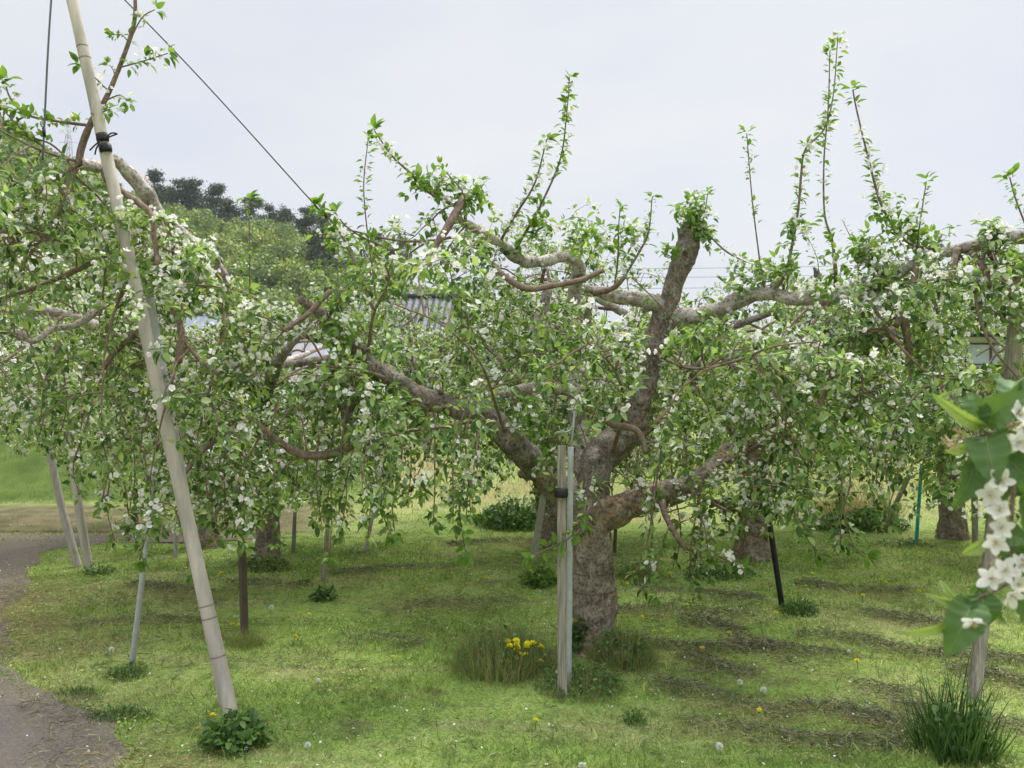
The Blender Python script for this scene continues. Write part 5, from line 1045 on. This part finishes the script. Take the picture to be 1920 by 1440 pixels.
# ------------------------------------------------------------------ houses, car, far wires
def gable_house(name, label, cx, cy, z0, W, Dp, eave, ridge, wall_m, roof_m, over=.45, rz=0.0, windows=(), tiles=True, cat="house", ornament=False):
    root = thing(name, (cx, cy, z0), label, cat, "houses beyond the orchard"); root["_o"] = [0, 0, 0]
    a = Acc(); hw, hd = W / 2, Dp / 2
    a.add([[-hw, -hd, -.5], [hw, -hd, -.5], [hw, hd, -.5], [-hw, hd, -.5], [-hw, -hd, eave], [hw, -hd, eave], [hw, hd, eave], [-hw, hd, eave]], [[0, 1, 5, 4], [1, 2, 6, 5], [2, 3, 7, 6], [3, 0, 4, 7]])
    a.add([[-hw, -hd, eave], [-hw, hd, eave], [-hw, 0, ridge - .06], [hw, -hd, eave], [hw, hd, eave], [hw, 0, ridge - .06]], [[0, 1, 2], [3, 5, 4]])
    a.build("wall", [wall_m], root, False)
    a = Acc(); ro = hd + over; ze = eave - over * (ridge - eave) / hd; L = hw + over
    nr = 12 if tiles else 2; nc = int(2 * L / (.28 if tiles else .45))
    for sgn in (-1, 1):
        us = np.linspace(0, 1, nr * 2 + 1); vs = np.linspace(-L, L, nc * 4 + 1)
        Ug, Vg = np.meshgrid(us, vs, indexing='ij')
        z = ridge + (ze - ridge) * Ug + (.035 * np.cos(Vg / .28 * 2 * np.pi) + .03 * (1 - (Ug * nr) % 1) if tiles else .012 * np.cos(Vg / .45 * 2 * np.pi))
        V = np.stack([Vg, sgn * ro * Ug, z], -1); idx = np.arange(Ug.size).reshape(Ug.shape); a.add(V, np.stack([idx[:-1, :-1], idx[:-1, 1:], idx[1:, 1:], idx[1:, :-1]], -1).reshape(-1, 4))
        a.add([[-L, sgn * ro, ze - .12], [L, sgn * ro, ze - .12], [L, 0, ridge - .12], [-L, 0, ridge - .12]], [[0, 1, 2, 3]])
    rf = a.build("roof", [roof_m], root, False)
    a = Acc(); P = np.array([[-L, 0, ridge + .06], [0, 0, ridge + .06], [L, 0, ridge + .06]]); tube(a, P, [.13, .13, .13], 8, 0); a.build("ridge_cap", [roof_m], rf)
    if ornament:
        a = Acc(); 
        for sx in (-1, 1):
            a.box([sx * L, 0, ridge + .22], [.12, .42, .5]); tube(a, np.array([[sx * L, 0, ridge + .3], [sx * (L + .05), 0, ridge + .62], [sx * (L + .16), 0, ridge + .74]]), [.16, .11, .04], 8, 0)
        a.build("ridge_ornament", [roof_m], rf)
    for (wx, wz, ww, wh, slat) in windows:
        a = Acc(); y_ = -hd - .03; t = .07
        for q in ([wx - ww / 2, wz, t, wh], [wx + ww / 2, wz, t, wh], [wx, wz, t, wh]): a.box([q[0], y_, q[1]], [q[2], .06, q[3]])
        a.box([wx, y_ + .004, wz + wh / 2 + .03], [ww + t, .06, .06]); a.box([wx, y_ + .004, wz - wh / 2 - .03], [ww + t, .06, .06])
        if slat:
            for k_ in range(int(ww / .14)): a.box([wx - ww / 2 + .12 + k_ * .14, y_ - .02, wz - wh * .28], [.03, .03, wh * .42])
            a.box([wx, y_ - .022, wz - .02], [ww, .04, .05])
        f_ = a.build("window", [M_TIMBER], root, False); a = Acc(); a.box([wx, y_ + .015, wz], [ww - .05, .02, wh]); a.build("pane", [M_GLASS], f_, False)
    root.rotation_euler = (0, 0, rz)
    return root
def xat(px, Y): return (px - CX) / F * Y
gz = .38
gable_house("house", "traditional house with dark tiled roof and shaded glazed porch at right", xat(1835, 30), 33, gz, 7.6, 6, 3.2, 4.75, M_WALL, M_TILE, .7, .05, windows=[(-1.6, 1.85, 1.6, 1.3, False), (.25, 1.85, 1.7, 1.3, True), (2.2, 1.85, 1.6, 1.3, True)], ornament=True)
gable_house("house", "house with broad dark tiled roof glimpsed behind the big tree's left side", xat(785, 36), 38, gz, 5.0, 5, 3.3, 4.9, M_WALL, M_TILE, .6, -.05, windows=[(0, 2, 1.6, 1.2, False)])
gable_house("house", "far house with a blue-grey roof beside the tall pole", xat(362, 44), 46, gz, 3.6, 5, 3.75, 4.75, M_TIMBER, M_SLATE, .4, .1, windows=[(0, 2.0, 1.4, 1.1, False)], tiles=False)
r_ = gable_house("shed", "light grey metal-clad shed seen left of the big tree", xat(575, 25), 26, gz, 2.6, 2.6, 1.9, 2.5, M_CLAD, M_SHEDROOF, .15, .02, windows=[(-.9, 1.2, .5, .8, False)], tiles=False, cat="shed")
a = Acc()
for k_ in range(9): a.box([-1.25 + k_ * .31, -1.315, .9], [.05, .025, 2.0])
a.build("batten", [M_CLAD], r_, False)
a = Acc(); a.box([-2.0, -.2, .8], [1.3, 1.8, 1.7]); a.build("lean_to", [M_ORANGE], r_, False)
# a knotted blue plastic bag on the twigs of the back row
c = at(549, 708, 7.6); a = Acc(); P, R = catmull([c + [0, 0, -.05], c + [0, 0, -.03], c + [0, 0, .0], c + [.002, 0, .022], c + [0, 0, .04]], [.012, .04, .034, .012, .020], .006); tube(a, P, R, 16, 0, .35, 40)
o = a.build("plastic_bag", [M_BLUE], None, loc=c); tag(o, "small blue plastic bag tied among the blossom near the shed", "bag")

def car():
    c = np.array([xat(-10, 24) - 1.5, 24.2, float(hgt(-14, 24))]); root = thing("parked_car", c, "silver car with dark windows parked above the bank at far left", "car"); root["_o"] = [0, 0, 0]
    side = [(-2.1, .35), (-2.15, .75), (-2.0, .92), (-1.25, 1.0), (1.35, 1.0), (2.05, .85), (2.15, .6), (2.1, .32)]
    a = Acc(); n = len(side); V = []
    for yy in (-.82, .82): V += [[x_, yy, z_] for x_, z_ in side]
    a.add(V, [[i, (i + 1) % n, n + (i + 1) % n, n + i] for i in range(n)])
    for o_, rev in ((0, 0), (n, 1)):
        for i in range(1, n - 1): a.add([V[o_], V[o_ + i], V[o_ + i + 1]], [[0, 2, 1] if rev else [0, 1, 2]])
    roof = [(-1.75, 1.0), (-1.35, 1.42), (.35, 1.45), (1.2, 1.0)]
    a.add([[roof[1][0], -.62, 1.43], [roof[2][0], -.62, 1.46], [roof[2][0], .62, 1.46], [roof[1][0], .62, 1.43], [roof[1][0] - .05, -.66, 1.37], [roof[2][0] + .05, -.66, 1.40], [roof[2][0] + .05, .66, 1.40], [roof[1][0] - .05, .66, 1.37]], [[0, 1, 2, 3], [4, 5, 1, 0], [6, 7, 3, 2], [5, 6, 2, 1], [7, 4, 0, 3]])
    a.build("body", [M_CARBODY], root, False)
    a = Acc(); b_ = [[roof[0][0], -.76, .99], [roof[3][0], -.76, .99], [roof[3][0], .76, .99], [roof[0][0], .76, .99], [roof[1][0], -.62, 1.39], [roof[2][0], -.62, 1.41], [roof[2][0], .62, 1.41], [roof[1][0], .62, 1.39]]
    a.add(b_, [[0, 1, 5, 4], [1, 2, 6, 5], [2, 3, 7, 6], [3, 0, 4, 7]]); a.build("window", [M_CARGLASS], root, False)
    for x_ in (-1.3, 1.3):
        for y_ in (-.8, .8):
            a = Acc(); tube(a, np.array([[x_, y_ - .1, .32], [x_, y_ + .1, .32]]), [.32, .32], 20, 0); wo_ = a.build("wheel", [M_RUBBER], root); a = Acc(); tube(a, np.array([[x_, y_ - .11, .32], [x_, y_ + .11, .32]]), [.19, .19], 14, 0); a.build("rim", [M_CARBODY], wo_)
    for y_ in (-.6, .6):
        a = Acc(); a.box([2.13, y_, .68], [.06, .3, .12]); a.build("headlight", [M_GLASS], root)
    root.rotation_euler = (0, 0, .05)
car()
# power cables between two poles outside the picture
def util_pole(x_, y_, label):
    z = float(hgt(x_, y_)); root = thing("utility_pole", (x_, y_, z), label, "pole"); root["_o"] = [0, 0, 0]; a = Acc(); tube(a, np.array([[0, 0, -.3], [0, 0, 5], [0, 0, 10.4]]), [.16, .14, .11], 12, 0); a.build("shaft", [M_WALL], root); a = Acc(); a.box([0, 0, 9.3], [.1, 1.8, .1]); a.build("crossarm", [M_GALV], root)
util_pole(-42, 60, "concrete utility pole off to the left carrying power cables"); util_pole(44, 60, "concrete utility pole off to the right carrying power cables")
for k_, (dy, z, lab) in enumerate([(-.8, 9.75, "upper thin power cable crossing the sky behind the trees"), (0, 9.25, "middle thin power cable crossing the sky behind the trees"), (.8, 8.6, "lower thin power cable crossing the sky behind the trees")]):
    xs_ = np.linspace(-42, 44, 40); P = np.stack([xs_, np.full(40, 60 + dy), z + .38 - .9 * (1 - ((xs_ - 1) / 43) ** 2)], 1); a = Acc(); tube(a, P, np.full(40, .016), 5, 0); tag(a.build("power_cable", [M_WIRE], None, loc=P[0]), lab, "cable", "power cables")

# ------------------------------------------------------------------ hill, its wood and the ridge pines
RX = np.array([-900, -400, -200, 0, 150, 290, 420, 520, 620, 720, 850, 1000, 1200, 1500]); RYp = np.array([40, 55, 155, 264, 335, 418, 458, 472, 494, 530, 592, 660, 705, 724])
YR = 260.0
def hillz(x, y):
    px = CX + x / YR * F * (0.35 + .65 * YR / np.maximum(y, 60)); H = (720 - np.interp(px, RX, RYp)) / F * YR + 1.5
    s = smooth(75, 255, y) * (1 - .55 * smooth(265, 420, y)); return np.maximum(H, 0) * s + 3.0 * n2(x, y, .03, 61) * smooth(90, 150, y) * (H > 3) - .6
hx = np.linspace(-330, 130, 150); hy = np.linspace(70, 430, 110); Xh, Yh = np.meshgrid(hx, hy); Zh = hillz(Xh, Yh); idx = np.arange(Xh.size).reshape(Xh.shape)
a = Acc(); a.add(np.stack([Xh, Yh, Zh], -1), np.stack([idx[:-1, :-1], idx[:-1, 1:], idx[1:, 1:], idx[1:, :-1]], -1).reshape(-1, 4))
M_HILL = simple("hill_undergrowth", (.085, .12, .035), .95, 0, .12, .35, None, .1); tag(a.build("hill", [M_HILL]), kind="structure")
M_WOODS = leaf_mat("wood_leaf", [(0, (.10, .15, .050)), (.4, (.16, .225, .070)), (.75, (.23, .29, .085)), (1, (.32, .33, .11))], .25)
m = M_WOODS; nt = m.node_tree; g_ = nt.nodes.new("ShaderNodeNewGeometry"); nn_ = noise(nt, .13, 2, .6, vec=g_.outputs['Position'])
bs = nt.nodes["Principled BSDF"]; src = bs.inputs['Base Color'].links[0].from_socket
c2 = mixc(nt, 1.0, src, ramp(nt, nn_, [(.34, (.42, .55, .55)), (.5, (.9, 1, .9)), (.64, (1.6, 1.45, .95))]), 'MULTIPLY'); nt.links.new(c2, bs.inputs['Base Color'])
a = Acc(); N = 1000; yw = 95 + 150 * rng.random(N); xw = (U(-260, 1250, N) - CX) / F * yw; zw = hillz(xw, yw); k_ = zw > 1.5; xw, yw, zw = xw[k_], yw[k_], zw[k_]
for x_, y_, z_ in zip(xw, yw, zw):
    r_ = U(1.9, 4.4) * (1 if y_ < 215 else .7); nq = int(30 * r_ * r_) + 60; d = rand_unit(nq); d[:, 2] = np.abs(d[:, 2]) * 1.25 - .35; rr = r_ * U(.72, 1.05, nq)
    p = np.array([x_, y_, z_ + r_ * .75]) + d * rr[:, None] * np.array([1, 1, U(.9, 1.3)]); place(a, LEAF_LO, p, d * .4 + rand_unit(nq), d + rand_unit(nq) * .7, U(.35, .85, nq), 1.7, 0)
tag(a.build("hillside_wood", [M_WOODS]), kind="stuff")
M_PINE = leaf_mat("pine_needles", [(0, (.026, .052, .030)), (.5, (.048, .082, .042)), (1, (.08, .12, .055))], .1); M_PTRUNK = simple("pine_trunk", (.17, .12, .095), .9, 0, 2, .3)
def pine(seed, label, px, Yp, hpx, lean=.0):
    global rng
    old = rng; rng = np.random.default_rng(seed); x_ = xat(px, Yp); z_ = float(hillz(np.array([x_]), np.array([Yp]))[0]) - .5; H = CAMZ + (CY - hpx) / F * Yp - z_
    root = thing("pine_tree", (x_, Yp, z_), label, "tree", "pines on the hill ridge"); root["_o"] = [0, 0, 0]; wig = rng.normal(size=(4, 2)) * .25
    P, R = catmull([[0, 0, -1], [wig[0, 0], wig[0, 1], H * .35], [wig[1, 0] + lean * H * .5, wig[1, 1], H * .7], [wig[2, 0] + lean * H, wig[2, 1], H]], [.3, .24, .16, .05], .6); a = Acc(); tube(a, P, R, 8, 0)
    cr = Acc(); nl = int(H * 2.6)
    for q in range(nl):
        t = U(.22, 1.0); i = min(len(P) - 1, int(t * (len(P) - 1))); an = U(0, 6.28); L = (1.12 - t) ** .8 * H * .36 * U(.55, 1.15) + .6; tip = P[i] + np.array([math.cos(an) * L, math.sin(an) * L, U(-.05, .3) * L]); tube(a, np.array([P[i], (P[i] + tip) / 2 + UP * .1, tip]), [.07, .05, .02], 4, 0, cap=False)
        for w_ in range(3):
            c_ = P[i] + (tip - P[i]) * U(.5, 1.05); nq = 52; d = rng.normal(size=(nq, 3)) * np.array([.75, .75, .38]) * (.4 + .30 * L); place(cr, LEAF_LO, c_ + d, rand_unit(nq) + UP * .3, rand_unit(nq), U(.35, .75, nq), 1.0, 0)
    c_ = P[-1]; nq = 60; place(cr, LEAF_LO, c_ + rng.normal(size=(nq, 3)) * np.array([.5, .5, .5]), rand_unit(nq) + UP, rand_unit(nq), U(.3, .6, nq), .8, 0)
    a.build("trunk", [M_PTRUNK], root); cr.build("crown", [M_PINE], root); rng = old
PL = [(286, 258, 322, "dark pine alone at the left end of the ridge row"), (312, 262, 352, "low dark pine just right of the ridge row's lone left pine"), (336, 254, 339, "broad pine in the tallest group on the ridge, its left member"), (366, 254, 340, "tallest pine of the ridge, in the middle of the left group"), (404, 252, 350, "narrow-topped pine right of the tallest ridge pine"), (432, 256, 376, "leaning pine at the right side of the ridge's tall group"), (476, 256, 372, "pine behind the thin leafy shoot, middle of the ridge"),
      (500, 252, 388, "small pine just right of the one behind the thin shoot"), (526, 256, 390, "flat-topped pine on the ridge's lower right part"), (572, 235, 393, "tall dark pine at the slope edge below the wire"), (598, 245, 405, "dark pine on the slope right under the wire's end"), (385, 235, 385, "dark pine lower on the slope below the tall ridge group"), (606, 180, 430, "tall dark conifer standing lower on the slope under the wire's end"), (586, 190, 446, "dark conifer on the lower slope, left of the tall one under the wire"), (700, 262, 440, "small far pine seen right of the wire's end"), (745, 262, 446, "tiny far pine at the right end of the ridge")]
for i, (px_, Y_, h_, lab) in enumerate(PL): pine(900 + i, lab, px_, Y_, h_, U(-.06, .1))
# lattice pylon on the left shoulder of the hill
x_ = xat(128, 300); z_ = float(hillz(np.array([x_]), np.array([300.0]))[0]); root = thing("pylon", (x_, 300, z_), "faint steel lattice pylon on the hill behind the left branches", "pylon"); root["_o"] = [0, 0, 0]
a = Acc(); Hh = 1.55 + (720 - 222) / F * 300 - z_
for sx in (-1, 1):
    for sy in (-1, 1): tube(a, np.array([[sx * 2, sy * 2, -1], [sx * .8, sy * .8, Hh * .7], [sx * .3, sy * .3, Hh]]), [.14, .12, .1], 4, 0)
for q in range(8):
    t0, t1 = q / 8, (q + 1) / 8; w0, w1 = 2 - 1.7 * t0, 2 - 1.7 * t1
    for sy in (-1, 1):
        tube(a, np.array([[-w0, sy * w0, Hh * t0], [w1, sy * w1, Hh * t1]]), [.08, .08], 3, 0); tube(a, np.array([[w0, sy * w0, Hh * t0], [-w1, sy * w1, Hh * t1]]), [.08, .08], 3, 0)
a.build("lattice", [M_GALV], root); a = Acc()
for t in (.72, .84, .96): tube(a, np.array([[-3.2, 0, Hh * t], [0, 0, Hh * t + .5], [3.2, 0, Hh * t]]), [.07, .12, .07], 4, 0)
a.build("crossarm", [M_GALV], root)

for o in SC.objects:
    if "_o" in o: del o["_o"]

# ------------------------------------------------------------------ air
bpy.ops.mesh.primitive_cube_add(size=1, location=(-20, 160, 45)); hz = bpy.context.object; hz.name = "haze"; hz.scale = (1100, 620, 110); hz.location = (-20, 250, 52)
m = bpy.data.materials.new("haze"); m.use_nodes = True; nt = m.node_tree; nt.nodes.clear(); ou = nt.nodes.new("ShaderNodeOutputMaterial"); pv = nt.nodes.new("ShaderNodeVolumePrincipled")
pv.inputs['Color'].default_value = (.93, .95, 1, 1); pv.inputs['Density'].default_value = .00016; pv.inputs['Anisotropy'].default_value = .2
nt.links.new(pv.outputs[0], ou.inputs['Volume']); hz.data.materials.append(m); tag(hz, kind="stuff")
